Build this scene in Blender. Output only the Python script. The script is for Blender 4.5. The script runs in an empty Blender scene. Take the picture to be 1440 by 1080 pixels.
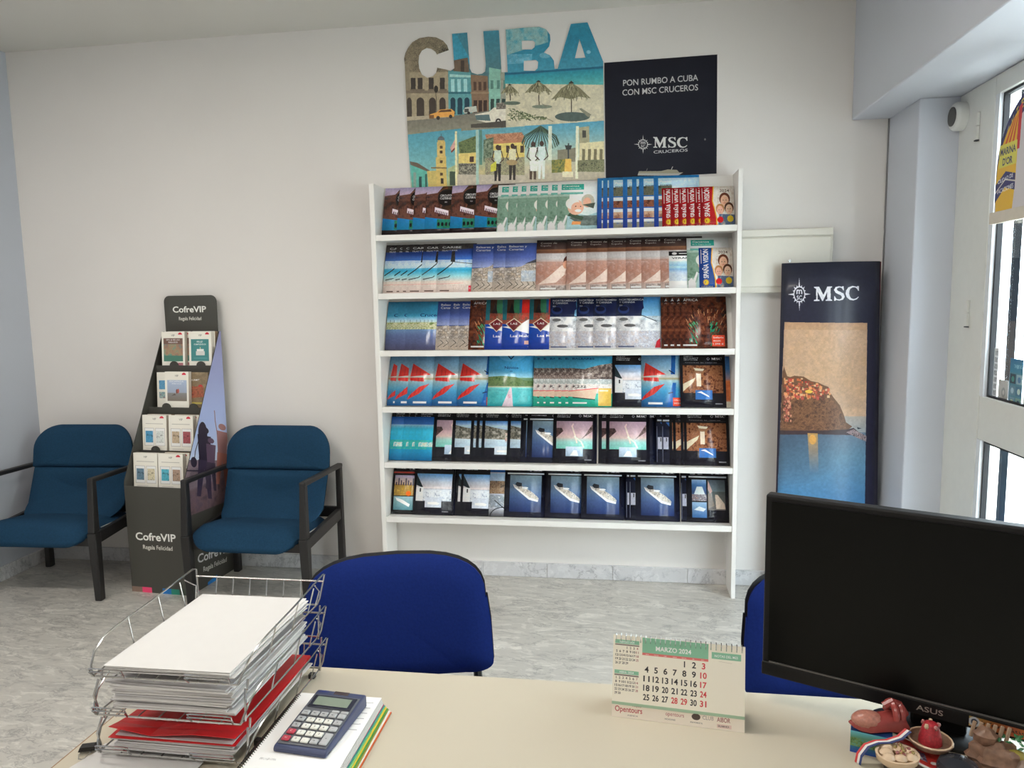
import bpy, bmesh, math, random
import numpy as np
from mathutils import Vector, Matrix

random.seed(7)
SC = bpy.context.scene
COL = SC.collection
PI = math.pi

# ------------------------------------------------------------------ camera, world, lights, exposure
cam_data = bpy.data.cameras.new('camera')
cam = bpy.data.objects.new('camera', cam_data)
COL.objects.link(cam)
SC.camera = cam
cam_data.sensor_width = 36.0
cam_data.lens = 36.0 * 1040.0 / 1440.0
cam_data.clip_start = 0.02
R_ = Vector((0.98916229, 0.14586945, -0.01673499))
U_ = Vector((-0.0004656, 0.11709386, 0.99312074))
F_ = Vector((-0.14682554, 0.98234980, -0.11589275))
m = Matrix((R_, U_, -F_)).transposed().to_4x4()
m.translation = Vector((0, 0, 1.547))
cam.matrix_world = m

world = bpy.data.worlds.new('world')
SC.world = world
world.use_nodes = True
bg = world.node_tree.nodes['Background']
bg.inputs['Color'].default_value = (0.80, 0.90, 1.0, 1)
bg.inputs['Strength'].default_value = 15.0

SC.view_settings.view_transform = 'Standard'
SC.view_settings.look = 'None'
SC.view_settings.exposure = 0.0
SC.view_settings.gamma = 1.0
SC.view_settings.use_curve_mapping = False


def area(name, loc, rot, sx, sy, power, col):
    l = bpy.data.lights.new(name, 'AREA')
    l.shape = 'RECTANGLE'
    l.size, l.size_y = sx, sy
    l.energy = power
    l.color = col
    o = bpy.data.objects.new(name, l)
    o.location = loc
    o.rotation_euler = rot
    COL.objects.link(o)
    return o


WARM = (1.0, 0.94, 0.87)
LAMP_SPOTS = [(-0.42, 1.74), (-2.45, 1.74), (-0.42, -0.6), (-2.45, -0.6)]
LAMP_W = [13, 22, 8, 12]
for (lx, ly), lw in zip(LAMP_SPOTS, LAMP_W):
    area('ceiling_lamp_light', (lx, ly, 2.925), (0, 0, 0), 1.15, 0.26, lw, WARM)

# ------------------------------------------------------------------ helpers


def lin(c):
    out = []
    for v in c[:3]:
        v = v / 255.0
        out.append(v / 12.92 if v <= 0.04045 else ((v + 0.055) / 1.055) ** 2.4)
    return tuple(out) + (1.0,)


MATS = {}


def M(name, col, rough=0.5, metal=0.0, var=0.05, scale=30.0, bump=0.0, coat=0.0, spec=0.5, sheen=0.0):
    if name in MATS:
        return MATS[name]
    mt = bpy.data.materials.new(name)
    mt.use_nodes = True
    nt = mt.node_tree
    b = nt.nodes['Principled BSDF']
    b.inputs['Roughness'].default_value = rough
    b.inputs['Metallic'].default_value = metal
    b.inputs['Specular IOR Level'].default_value = spec
    b.inputs['Coat Weight'].default_value = coat
    b.inputs['Sheen Weight'].default_value = sheen
    tc = nt.nodes.new('ShaderNodeTexCoord')
    nz = nt.nodes.new('ShaderNodeTexNoise')
    nz.inputs['Scale'].default_value = scale
    nz.inputs['Detail'].default_value = 4
    nt.links.new(tc.outputs['Object'], nz.inputs['Vector'])
    rp = nt.nodes.new('ShaderNodeValToRGB')
    c = lin(col)
    rp.color_ramp.elements[0].position = 0.25
    rp.color_ramp.elements[1].position = 0.75
    rp.color_ramp.elements[0].color = tuple(x * (1 - var) for x in c[:3]) + (1,)
    rp.color_ramp.elements[1].color = tuple(min(1, x * (1 + var)) for x in c[:3]) + (1,)
    nt.links.new(nz.outputs['Fac'], rp.inputs['Fac'])
    nt.links.new(rp.outputs['Color'], b.inputs['Base Color'])
    if bump:
        bp = nt.nodes.new('ShaderNodeBump')
        bp.inputs['Strength'].default_value = bump
        bp.inputs['Distance'].default_value = 0.002
        nt.links.new(nz.outputs['Fac'], bp.inputs['Height'])
        nt.links.new(bp.outputs['Normal'], b.inputs['Normal'])
    MATS[name] = mt
    return mt


def marble(name, base, pale, dark, vein_scale, rough, warmth=1.0):
    if name in MATS:
        return MATS[name]
    mt = bpy.data.materials.new(name)
    mt.use_nodes = True
    nt = mt.node_tree
    N, L = nt.nodes, nt.links
    b = N['Principled BSDF']
    b.inputs['Roughness'].default_value = rough
    tc = N.new('ShaderNodeTexCoord')
    mp = N.new('ShaderNodeMapping')
    mp.inputs['Scale'].default_value = (1.0, 2.0, 1.0)
    mp.inputs['Rotation'].default_value = (0, 0, 0.35)
    L.new(tc.outputs['Object'], mp.inputs['Vector'])
    wz = N.new('ShaderNodeTexNoise')
    wz.inputs['Scale'].default_value = vein_scale * 0.8
    wz.inputs['Detail'].default_value = 5
    L.new(mp.outputs['Vector'], wz.inputs['Vector'])
    mx = N.new('ShaderNodeMixRGB')
    mx.inputs['Fac'].default_value = 0.22
    L.new(mp.outputs['Vector'], mx.inputs['Color1'])
    L.new(wz.outputs['Color'], mx.inputs['Color2'])
    vo = N.new('ShaderNodeTexVoronoi')
    vo.inputs['Scale'].default_value = vein_scale * 2.2
    L.new(mx.outputs['Color'], vo.inputs['Vector'])
    r1 = N.new('ShaderNodeValToRGB')
    e = r1.color_ramp.elements
    e[0].position, e[0].color = 0.0, lin(dark)
    e[1].position, e[1].color = 1.0, lin(pale)
    k = r1.color_ramp.elements.new(0.35)
    k.color = lin(base)
    k = r1.color_ramp.elements.new(0.68)
    k.color = lin(base)
    cs = N.new('ShaderNodeSeparateColor')
    L.new(vo.outputs['Color'], cs.inputs['Color'])
    n2 = N.new('ShaderNodeTexNoise')
    n2.inputs['Scale'].default_value = vein_scale * 1.4
    n2.inputs['Detail'].default_value = 8
    n2.inputs['Roughness'].default_value = 0.65
    L.new(mx.outputs['Color'], n2.inputs['Vector'])
    ad = N.new('ShaderNodeMath')
    ad.operation = 'MULTIPLY_ADD'
    ad.inputs[1].default_value = 0.42
    L.new(cs.outputs['Red'], ad.inputs[0])
    sb = N.new('ShaderNodeMath')
    sb.operation = 'MULTIPLY_ADD'
    sb.inputs[1].default_value = 1.25
    sb.inputs[2].default_value = -0.32
    L.new(n2.outputs['Fac'], sb.inputs[0])
    L.new(sb.outputs[0], ad.inputs[2])
    L.new(ad.outputs[0], r1.inputs['Fac'])
    # thin dark veins
    n3 = N.new('ShaderNodeTexNoise')
    n3.inputs['Scale'].default_value = vein_scale * 0.55
    n3.inputs['Detail'].default_value = 9
    n3.inputs['Roughness'].default_value = 0.7
    L.new(mx.outputs['Color'], n3.inputs['Vector'])
    s1 = N.new('ShaderNodeMath')
    s1.operation = 'SUBTRACT'
    s1.inputs[1].default_value = 0.5
    L.new(n3.outputs['Fac'], s1.inputs[0])
    s2 = N.new('ShaderNodeMath')
    s2.operation = 'ABSOLUTE'
    L.new(s1.outputs[0], s2.inputs[0])
    r2 = N.new('ShaderNodeValToRGB')
    r2.color_ramp.elements[0].color = (0.5, 0.5, 0.52, 1)
    r2.color_ramp.elements[1].position = 0.016
    r2.color_ramp.elements[1].color = (1, 1, 1, 1)
    L.new(s2.outputs[0], r2.inputs['Fac'])
    # pale broken flecks lying mostly one way
    m2 = N.new('ShaderNodeMapping')
    m2.inputs['Scale'].default_value = (1.0, 2.6, 1.0)
    m2.inputs['Rotation'].default_value = (0, 0, 0.15)
    L.new(mx.outputs['Color'], m2.inputs['Vector'])
    n4 = N.new('ShaderNodeTexNoise')
    n4.inputs['Scale'].default_value = vein_scale * 2.6
    n4.inputs['Detail'].default_value = 5
    n4.inputs['Roughness'].default_value = 0.6
    L.new(m2.outputs['Vector'], n4.inputs['Vector'])
    r4 = N.new('ShaderNodeValToRGB')
    r4.color_ramp.elements[0].position = 0.55
    r4.color_ramp.elements[0].color = (0, 0, 0, 1)
    r4.color_ramp.elements[1].position = 0.61
    r4.color_ramp.elements[1].color = (0.4, 0.4, 0.4, 1)
    L.new(n4.outputs['Fac'], r4.inputs['Fac'])
    fl = N.new('ShaderNodeMixRGB')
    fl.inputs['Color2'].default_value = lin(pale)
    L.new(r4.outputs['Color'], fl.inputs['Fac'])
    L.new(r1.outputs['Color'], fl.inputs['Color1'])
    r5 = N.new('ShaderNodeValToRGB')
    r5.color_ramp.elements[0].position = 0.36
    r5.color_ramp.elements[0].color = (0.42, 0.42, 0.42, 1)
    r5.color_ramp.elements[1].position = 0.42
    r5.color_ramp.elements[1].color = (0, 0, 0, 1)
    L.new(n4.outputs['Fac'], r5.inputs['Fac'])
    fd = N.new('ShaderNodeMixRGB')
    fd.inputs['Color2'].default_value = lin(dark)
    L.new(r5.outputs['Color'], fd.inputs['Fac'])
    L.new(fl.outputs['Color'], fd.inputs['Color1'])
    mu = N.new('ShaderNodeMixRGB')
    mu.blend_type = 'MULTIPLY'
    mu.inputs['Fac'].default_value = 0.7
    L.new(fd.outputs['Color'], mu.inputs['Color1'])
    L.new(r2.outputs['Color'], mu.inputs['Color2'])
    L.new(mu.outputs['Color'], b.inputs['Base Color'])
    MATS[name] = mt
    return mt


def glass_mat():
    if 'window_glass' in MATS:
        return MATS['window_glass']
    mt = bpy.data.materials.new('window_glass')
    mt.use_nodes = True
    nt = mt.node_tree
    nt.nodes.clear()
    o = nt.nodes.new('ShaderNodeOutputMaterial')
    t = nt.nodes.new('ShaderNodeBsdfTransparent')
    t.inputs['Color'].default_value = (0.93, 0.96, 0.96, 1)
    g = nt.nodes.new('ShaderNodeBsdfGlossy')
    g.inputs['Roughness'].default_value = 0.02
    lw = nt.nodes.new('ShaderNodeLayerWeight')
    lw.inputs['Blend'].default_value = 0.5
    pw = nt.nodes.new('ShaderNodeMath')
    pw.operation = 'POWER'
    pw.inputs[1].default_value = 4.0
    nt.links.new(lw.outputs['Facing'], pw.inputs[0])
    f = nt.nodes.new('ShaderNodeMath')
    f.operation = 'MULTIPLY_ADD'
    f.inputs[1].default_value = 0.5
    f.inputs[2].default_value = 0.03
    nt.links.new(pw.outputs[0], f.inputs[0])
    mx = nt.nodes.new('ShaderNodeMixShader')
    nt.links.new(f.outputs[0], mx.inputs[0])
    nt.links.new(t.outputs[0], mx.inputs[1])
    nt.links.new(g.outputs[0], mx.inputs[2])
    nt.links.new(mx.outputs[0], o.inputs['Surface'])
    MATS['window_glass'] = mt
    return mt


def lamp_mat():
    mt = bpy.data.materials.new('lamp_diffuser')
    mt.use_nodes = True
    b = mt.node_tree.nodes['Principled BSDF']
    b.inputs['Base Color'].default_value = (0.9, 0.9, 0.88, 1)
    b.inputs['Emission Color'].default_value = (1.0, 0.95, 0.86, 1)
    b.inputs['Emission Strength'].default_value = 9.0
    return mt


def tag(o, label=None, cat=None, group=None, kind=None):
    if label:
        o['label'] = label
    if cat:
        o['category'] = cat
    if group:
        o['group'] = group
    if kind:
        o['kind'] = kind
    return o


def empty(name, loc=(0, 0, 0), rz=0.0, label=None, cat=None, group=None, rot=None):
    o = bpy.data.objects.new(name, None)
    o.location = loc
    o.rotation_euler = rot if rot else (0, 0, rz)
    o.empty_display_size = 0.05
    COL.objects.link(o)
    return tag(o, label, cat, group)


class G:
    """collects shapes and links them as ONE mesh object"""

    def __init__(s):
        s.v, s.f, s.mi, s.uv = [], [], [], {}

    def add(s, verts, faces, mi=0, uvs=None):
        o = len(s.v)
        s.v += [tuple(x) for x in verts]
        for i, f in enumerate(faces):
            if uvs is not None and uvs[i] is not None:
                s.uv[len(s.f)] = uvs[i]
            s.f.append([o + k for k in f])
            s.mi.append(mi)
        return s

    def box(s, x0, x1, y0, y1, z0, z1, mi=0, xf=None):
        vs = [(x, y, z) for z in (z0, z1) for y in (y0, y1) for x in (x0, x1)]
        if xf:
            vs = [xf(Vector(q)) for q in vs]
        return s.add(vs, [(0, 2, 3, 1), (4, 5, 7, 6), (0, 1, 5, 4), (2, 6, 7, 3), (0, 4, 6, 2), (1, 3, 7, 5)], mi)

    def prism(s, poly, a0, a1, axis='y', mi=0, mi_front=None, uvf=None):
        """poly: 2-D outline (counter-clockwise seen from the -axis side for y), pushed from a0 to a1 along axis"""
        n = len(poly)

        def P(q, a):
            if axis == 'y':
                return (q[0], a, q[1])
            if axis == 'x':
                return (a, q[0], q[1])
            return (q[0], q[1], a)
        vs = [P(q, a0) for q in poly] + [P(q, a1) for q in poly]
        fs = [tuple(range(n))]
        uv = [[uvf(q) for q in poly]] if uvf else None
        s.add(vs, fs, mi if mi_front is None else mi_front, uv)
        o = len(s.v) - 2 * n
        rest = [tuple(range(2 * n - 1, n - 1, -1))] + [(i, i + n, (i + 1) % n + n, (i + 1) % n) for i in range(n)]
        for f in rest:
            s.f.append([o + k for k in f])
            s.mi.append(mi)
        return s

    def tube(s, pts, r, seg=6, mi=0, closed=False, caps=True):
        pts = [Vector(p) for p in pts]
        n = len(pts)
        rs = r if isinstance(r, (list, tuple)) else [r] * n
        ring = []
        up = None
        for i, p in enumerate(pts):
            a = pts[i - 1] if (i > 0 or closed) else p
            b = pts[(i + 1) % n] if (i < n - 1 or closed) else p
            t = (b - a).normalized()
            if up is None:
                up = Vector((0, 0, 1)) if abs(t.z) < 0.9 else Vector((1, 0, 0))
            x = t.cross(up)
            if x.length < 1e-5:
                x = t.orthogonal()
            x.normalize()
            y = x.cross(t).normalized()
            up = y
            ring.append([p + rs[i] * (math.cos(2 * PI * k / seg) * x + math.sin(2 * PI * k / seg) * y) for k in range(seg)])
        vs = [q for rr in ring for q in rr]
        fs = []
        for i in range(n if closed else n - 1):
            j = (i + 1) % n
            for k in range(seg):
                k2 = (k + 1) % seg
                fs.append((i * seg + k, i * seg + k2, j * seg + k2, j * seg + k))
        if caps and not closed:
            fs.append(tuple(range(seg - 1, -1, -1)))
            fs.append(tuple((n - 1) * seg + k for k in range(seg)))
        return s.add(vs, fs, mi)

    def bar(s, p, q, w, h, mi=0, up=(0, 0, 1)):
        """rectangular bar from p to q, w wide sideways, h along up"""
        p, q = Vector(p), Vector(q)
        t = (q - p).normalized()
        x = t.cross(Vector(up)).normalized()
        y = x.cross(t).normalized()
        vs = []
        for c in (p, q):
            for a, b in ((-1, -1), (1, -1), (1, 1), (-1, 1)):
                vs.append(c + x * a * w / 2 + y * b * h / 2)
        return s.add(vs, [(3, 2, 1, 0), (4, 5, 6, 7), (0, 1, 5, 4), (1, 2, 6, 5), (2, 3, 7, 6), (3, 0, 4, 7)], mi)

    def lathe(s, prof, seg=24, mi=0, c=(0, 0, 0), sx=1.0, sy=1.0):
        vs, fs = [], []
        n = len(prof)
        for k in range(seg):
            a = 2 * PI * k / seg
            for r, z in prof:
                vs.append((c[0] + sx * r * math.cos(a), c[1] + sy * r * math.sin(a), c[2] + z))
        for k in range(seg):
            k2 = (k + 1) % seg
            for i in range(n - 1):
                fs.append((k * n + i, k2 * n + i, k2 * n + i + 1, k * n + i + 1))
        return s.add(vs, fs, mi)

    def blob(s, c, r, mi=0, seg=10, rings=6, fn=None):
        vs, fs = [], []
        for i in range(rings + 1):
            th = PI * i / rings
            for k in range(seg):
                a = 2 * PI * k / seg
                q = Vector((math.sin(th) * math.cos(a), math.sin(th) * math.sin(a), math.cos(th)))
                if fn:
                    q = q * fn(q)
                vs.append((c[0] + r[0] * q.x, c[1] + r[1] * q.y, c[2] + r[2] * q.z))
        for i in range(rings):
            for k in range(seg):
                k2 = (k + 1) % seg
                fs.append((i * seg + k, (i + 1) * seg + k, (i + 1) * seg + k2, i * seg + k2))
        return s.add(vs, fs, mi)

    def build(s, name, mats, parent=None, smooth=False, bevel=0.0, segs=2, xf=None, loc=None):
        vs = [tuple(xf(Vector(q))) for q in s.v] if xf else s.v
        me = bpy.data.meshes.new(name)
        me.from_pydata(vs, [], s.f)
        for mt in (mats if isinstance(mats, (list, tuple)) else [mats]):
            me.materials.append(mt)
        for p, i in zip(me.polygons, s.mi):
            p.material_index = i
        if s.uv:
            ul = me.uv_layers.new(name='UVMap')
            for p in me.polygons:
                if p.index in s.uv:
                    for li, q in zip(p.loop_indices, s.uv[p.index]):
                        ul.data[li].uv = q
        bm = bmesh.new()
        bm.from_mesh(me)
        if not s.uv:
            bmesh.ops.remove_doubles(bm, verts=bm.verts, dist=1e-6)
        bmesh.ops.recalc_face_normals(bm, faces=bm.faces)
        if bevel > 0:
            ed = [e for e in bm.edges if len(e.link_faces) == 2 and e.calc_face_angle(0) > 0.5]
            bmesh.ops.bevel(bm, geom=ed, offset=bevel, segments=segs, affect='EDGES', profile=0.5, clamp_overlap=True)
        bm.to_mesh(me)
        bm.free()
        if smooth:
            for p in me.polygons:
                p.use_smooth = True
            me.set_sharp_from_angle(angle=math.radians(42))
        o = bpy.data.objects.new(name, me)
        if loc:
            o.location = loc
        COL.objects.link(o)
        if parent is not None:
            o.parent = parent
        return o


def struct(o):
    o['kind'] = 'structure'
    return o


def rrect(w, h, r, n=6, cx=0.0, cy=0.0):
    """rounded rectangle outline, counter-clockwise; r: one radius or four (bl, br, tr, tl)"""
    rr = r if isinstance(r, (list, tuple)) else [r] * 4
    out = []
    for (sx, sy, a0), q in zip(((-1, -1, PI), (1, -1, 1.5 * PI), (1, 1, 0), (-1, 1, 0.5 * PI)), rr):
        px, py = cx + sx * (w / 2 - q), cy + sy * (h / 2 - q)
        for k in range(n + 1):
            a = a0 + 0.5 * PI * k / n
            out.append((px + q * math.cos(a), py + q * math.sin(a)))
    return out


def pad(name, outline, thick, dome, mp, mats, parent, centre=(0, 0), rings=7, edge=0.35, mi_side=0):
    """upholstered pad: 2-D outline, domed front, rounded edge, flat back; mp(u, v, h) gives the 3-D point"""
    n = len(outline)
    layers = []
    cu, cv = centre
    layers.append((1.0, 0.0))
    for k in range(1, 5):
        a = 0.5 * PI * k / 4
        layers.append((1.0 - 0.0 * k, thick * edge * math.sin(a)))
    front = []
    for k in range(rings + 1):
        t = 1.0 - k / rings
        sc = t
        h = thick * edge + (thick * (1 - edge)) * math.sqrt(max(0, 1 - ((t - 0.0) ** 6))) + dome * (1 - t * t)
        front.append((sc, h))
    vs, fs = [], []
    seq = [(0.96, 0.0), (1.0, thick * edge * 0.5)] + [(0.0 if k == rings else front[k][0], front[k][1]) for k in range(rings + 1)]
    for sc, h in seq[:-1]:
        for (u, v) in outline:
            vs.append(mp(cu + (u - cu) * sc, cv + (v - cv) * sc, h))
    L = len(seq) - 1
    for i in range(L - 1):
        for k in range(n):
            k2 = (k + 1) % n
            fs.append((i * n + k, i * n + k2, (i + 1) * n + k2, (i + 1) * n + k))
    c = len(vs)
    vs.append(mp(cu, cv, seq[-1][1]))
    for k in range(n):
        fs.append(((L - 1) * n + k, (L - 1) * n + (k + 1) % n, c))
    # back: fan over rings so that it bends with the map
    b0 = len(vs)
    rb = 4
    for i in range(1, rb):
        sc = 0.96 * (1 - i / rb)
        for (u, v) in outline:
            vs.append(mp(cu + (u - cu) * sc, cv + (v - cv) * sc, 0.0))
    cb = len(vs)
    vs.append(mp(cu, cv, 0.0))
    prev = 0
    for i in range(1, rb):
        cur = b0 + (i - 1) * n
        for k in range(n):
            k2 = (k + 1) % n
            fs.append((prev + k2, prev + k, cur + k, cur + k2))
        prev = cur
    for k in range(n):
        fs.append((prev + (k + 1) % n, prev + k, cb))
    g = G()
    g.add(vs, fs)
    return g.build(name, mats, parent, smooth=True)


# ------------------------------------------------------------------ flat print: a small painter for covers and posters
_GL = {}


def glyphs(s, bold):
    k = (s, bold)
    if k in _GL:
        return _GL[k]
    c = bpy.data.curves.new('text', 'FONT')
    c.body = s
    c.size = 1.0
    c.offset = 0.012 * bold
    c.resolution_u = 3
    o = bpy.data.objects.new('text', c)
    me = o.to_mesh()
    me.calc_loop_triangles()
    nv = len(me.vertices)
    if nv == 0:
        T = np.zeros((0, 3, 2))
    else:
        co = np.empty(nv * 3)
        me.vertices.foreach_get('co', co)
        co = co.reshape(-1, 3)[:, :2]
        ti = np.empty(len(me.loop_triangles) * 3, dtype=np.int32)
        me.loop_triangles.foreach_get('vertices', ti)
        T = co[ti.reshape(-1, 3)]
        T = T - np.array([co[:, 0].min(), 0])
    o.to_mesh_clear()
    bpy.data.objects.remove(o)
    bpy.data.curves.remove(c)
    w = T[:, :, 0].max() if len(T) else 0
    _GL[k] = (T, w)
    return _GL[k]


def vnoise(h, w, cell, seed, octaves=3):
    rg = np.random.RandomState(seed)
    out = np.zeros((h, w))
    amp, tot = 1.0, 0.0
    for o in range(octaves):
        c = max(1.0, cell / (2 ** o))
        gh, gw = int(h / c) + 3, int(w / c) + 3
        g = rg.rand(gh, gw)
        y = np.arange(h) / c
        x = np.arange(w) / c
        y0, x0 = y.astype(int), x.astype(int)
        fy, fx = (y - y0)[:, None], (x - x0)[None, :]
        fy = fy * fy * (3 - 2 * fy)
        fx = fx * fx * (3 - 2 * fx)
        a = g[y0][:, x0] * (1 - fx) + g[y0][:, x0 + 1] * fx
        b = g[y0 + 1][:, x0] * (1 - fx) + g[y0 + 1][:, x0 + 1] * fx
        out += amp * (a * (1 - fy) + b * fy)
        tot += amp
        amp *= 0.5
    return out / tot


class Cv:
    """canvas; (x0, y0) is the lower-left and (x1, y1) the upper-right corner in the units used for painting"""

    def __init__(s, w, h, x0=0.0, y0=0.0, x1=1.0, y1=1.0, col=(255, 255, 255), aff=None):
        s.w, s.h = w, h
        s.a = np.empty((h, w, 3))
        s.a[:] = col
        if aff is None:
            s.A = np.array([[w / (x1 - x0), 0, -x0 * w / (x1 - x0)], [0, h / (y1 - y0), -y0 * h / (y1 - y0)]])
        else:
            s.A = np.array(aff, dtype=float)

    def T(s, p):
        p = np.asarray(p, dtype=float).reshape(-1, 2)
        return p @ s.A[:, :2].T + s.A[:, 2]

    def _mask(s, P):
        x0, y0 = np.floor(P.min(0)).astype(int)
        x1, y1 = np.ceil(P.max(0)).astype(int)
        x0, y0 = max(0, x0), max(0, y0)
        x1, y1 = min(s.w, x1 + 1), min(s.h, y1 + 1)
        if x1 <= x0 or y1 <= y0:
            return None
        X = np.arange(x0, x1)[None, :] + 0.5
        Yy = np.arange(y0, y1)[:, None] + 0.5
        ins = np.zeros((y1 - y0, x1 - x0), dtype=bool)
        n = len(P)
        for i in range(n):
            ax, ay = P[i]
            bx, by = P[(i + 1) % n]
            if ay == by:
                continue
            c = ((ay > Yy) != (by > Yy)) & (X < (bx - ax) * (Yy - ay) / (by - ay) + ax)
            ins ^= c
        return ins, x0, y0, x1, y1

    def poly(s, pts, col, al=1.0):
        r = s._mask(s.T(pts))
        if r is None:
            return s
        mk, x0, y0, x1, y1 = r
        sub = s.a[y0:y1, x0:x1]
        sub[mk] = sub[mk] * (1 - al) + np.array(col) * al
        return s

    def grad(s, pts, stops, horiz=False, al=1.0):
        """stops from the bottom up (or left to right): (t, colour)"""
        P = s.T(pts)
        r = s._mask(P)
        if r is None:
            return s
        mk, x0, y0, x1, y1 = r
        k = 0 if horiz else 1
        lo, hi = P[:, k].min(), P[:, k].max()
        c = (np.arange(x0, x1) if horiz else np.arange(y0, y1)) + 0.5
        t = np.clip((c - lo) / max(1e-6, hi - lo), 0, 1)
        ts = [q[0] for q in stops]
        cc = np.stack([np.interp(t, ts, [q[1][i] for q in stops]) for i in range(3)], -1)
        full = np.broadcast_to(cc[None, :, :] if horiz else cc[:, None, :], mk.shape + (3,))
        sub = s.a[y0:y1, x0:x1]
        sub[mk] = sub[mk] * (1 - al) + full[mk] * al
        return s

    def blot(s, pts, cols, cell=8, seed=1, al=1.0, octv=4, gain=2.0):
        """patches of the given colours inside the outline"""
        r = s._mask(s.T(pts))
        if r is None:
            return s
        mk, x0, y0, x1, y1 = r
        nz = np.clip((0.72 * vnoise(y1 - y0, x1 - x0, cell, seed, octv) + 0.28 * np.random.RandomState(seed + 7).rand(y1 - y0, x1 - x0) - 0.5) * gain + 0.5, 0, 1)
        ts = np.linspace(0, 1, len(cols))
        cc = np.stack([np.interp(nz, ts, [c[i] for c in cols]) for i in range(3)], -1)
        sub = s.a[y0:y1, x0:x1]
        sub[mk] = sub[mk] * (1 - al) + cc[mk] * al
        return s

    def rect(s, x0, y0, x1, y1, col, al=1.0):
        return s.poly([(x0, y0), (x1, y0), (x1, y1), (x0, y1)], col, al)

    def ell(s, cx, cy, rx, ry, col, al=1.0, a0=0, a1=360):
        n = 28
        return s.poly([(cx + rx * math.cos(math.radians(a0 + (a1 - a0) * k / n)), cy + ry * math.sin(math.radians(a0 + (a1 - a0) * k / n))) for k in range(n + (a1 - a0 < 360))], col, al)

    def line(s, pts, wd, col, al=1.0):
        """wd in canvas pixels"""
        P = s.T(pts)
        inv = np.linalg.inv(s.A[:, :2])
        for a, b in zip(P[:-1], P[1:]):
            d = b - a
            l = math.hypot(*d)
            if l < 1e-6:
                continue
            n = np.array([-d[1], d[0]]) / l * wd / 2
            e = d / l * wd * 0.25
            Q = np.array([a - n - e, b - n + e, b + n + e, a + n - e])
            s.poly((Q - s.A[:, 2]) @ inv.T, col, al)
        return s

    def text(s, t, x, y, h, col, bold=0, w=None, al='l', dx=None, al_=1.0, up=None):
        """baseline start (x, y), capital height h, fitted to width w; dx: direction of the baseline"""
        T, tw = glyphs(t, bold)
        if tw == 0:
            return s
        k = h / 0.72
        kx = k if w is None else w / tw
        d = np.array(dx if dx else (1.0, 0.0), dtype=float)
        sgn = 1.0
        if s.A[1, 1] < 0:
            sgn = -1.0
        off = {'l': 0.0, 'c': -0.5, 'r': -1.0}[al] * tw * kx
        pts = T.reshape(-1, 2)
        q = np.empty_like(pts)
        uv_ = up if up else (0.0, sgn)
        q[:, 0] = x + (pts[:, 0] * kx + off) * d[0] + uv_[0] * pts[:, 1] * k
        q[:, 1] = y + (pts[:, 0] * kx + off) * d[1] + uv_[1] * pts[:, 1] * k
        for tri in q.reshape(-1, 3, 2):
            s.poly(tri, col, al_)
        return s

    def serif(s, x, y, h, col, w=None):
        """the three capitals M S C with serifs; baseline (x, y), height h (y up when h > 0)"""
        k = h
        wd = (w if w else 2.55 * abs(h))
        u = wd / 2.55
        P = lambda pts: [(x + a * u, y + b * k) for a, b in pts]
        for q in ([(0, 0), (.30, 0), (.30, .07), (.20, .10), (.20, .9), (.12, .9), (.12, .1), (0, .07)],
                  [(0, 1), (.28, 1), (.55, .35), (.50, 0), (.44, 0), (.12, .85), (0, .93)],
                  [(.44, 0), (.50, 0), (.82, .85), (.82, 1), (.74, 1), (.46, .25)],
                  [(.72, 1), (1.0, 1), (1.0, .93), (.92, .9), (.92, .1), (1.0, .07), (1.0, 0), (.64, 0), (.64, .07), (.73, .1), (.73, .9)]):
            s.poly(P(q), col)

        def stroke(c, ws):
            L, Rr = [], []
            for i, (a, b) in enumerate(c):
                p, q = c[max(0, i - 1)], c[min(len(c) - 1, i + 1)]
                d = (q[0] - p[0], q[1] - p[1])
                l = math.hypot(*d) or 1
                n = (-d[1] / l, d[0] / l)
                L.append((a + n[0] * ws[i] / 2, b + n[1] * ws[i] / 2))
                Rr.append((a - n[0] * ws[i] / 2, b - n[1] * ws[i] / 2))
            for i in range(len(c) - 1):
                s.poly(P([L[i], L[i + 1], Rr[i + 1], Rr[i]]), col)
        S = [(1.62, .78), (1.55, .92), (1.40, .96), (1.24, .90), (1.19, .76), (1.26, .62), (1.42, .52), (1.58, .42), (1.64, .26), (1.58, .1), (1.42, .04), (1.24, .08), (1.16, .24)]
        stroke(S, [.05, .08, .09, .13, .17, .19, .2, .2, .17, .13, .09, .08, .05])
        s.poly(P([(1.58, 1.0), (1.66, 1.0), (1.67, .70), (1.63, .70), (1.55, .9)]), col)
        s.poly(P([(1.12, .32), (1.15, .32), (1.24, .1), (1.2, 0), (1.12, 0)]), col)
        C = [(2.50, .74), (2.38, .92), (2.18, .96), (1.98, .86), (1.89, .66), (1.87, .48), (1.92, .27), (2.04, .10), (2.22, .04), (2.40, .1), (2.53, .24)]
        stroke(C, [.05, .08, .10, .16, .20, .21, .19, .15, .10, .08, .05])
        s.poly(P([(2.45, 1.0), (2.54, 1.0), (2.55, .66), (2.50, .66), (2.40, .9)]), col)
        return s

    def star(s, cx, cy, rx, ry, col, bg, inner=True):
        """compass-rose emblem: sixteen rays round a dark oval with a ring"""
        for k in range(16):
            a = PI / 2 + 2 * PI * k / 16
            L = 1.0 if k % 4 == 0 else (0.68 if k % 2 == 0 else 0.62)
            b = 0.42
            e = 0.13
            s.poly([(cx + rx * L * math.cos(a), cy + ry * L * math.sin(a)),
                    (cx + rx * b * math.cos(a + e * 1.4), cy + ry * b * math.sin(a + e * 1.4)),
                    (cx + rx * b * math.cos(a - e * 1.4), cy + ry * b * math.sin(a - e * 1.4))], col)
        s.ell(cx, cy, rx * .5, ry * .5, col)
        s.ell(cx, cy, rx * .42, ry * .42, bg)
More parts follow.
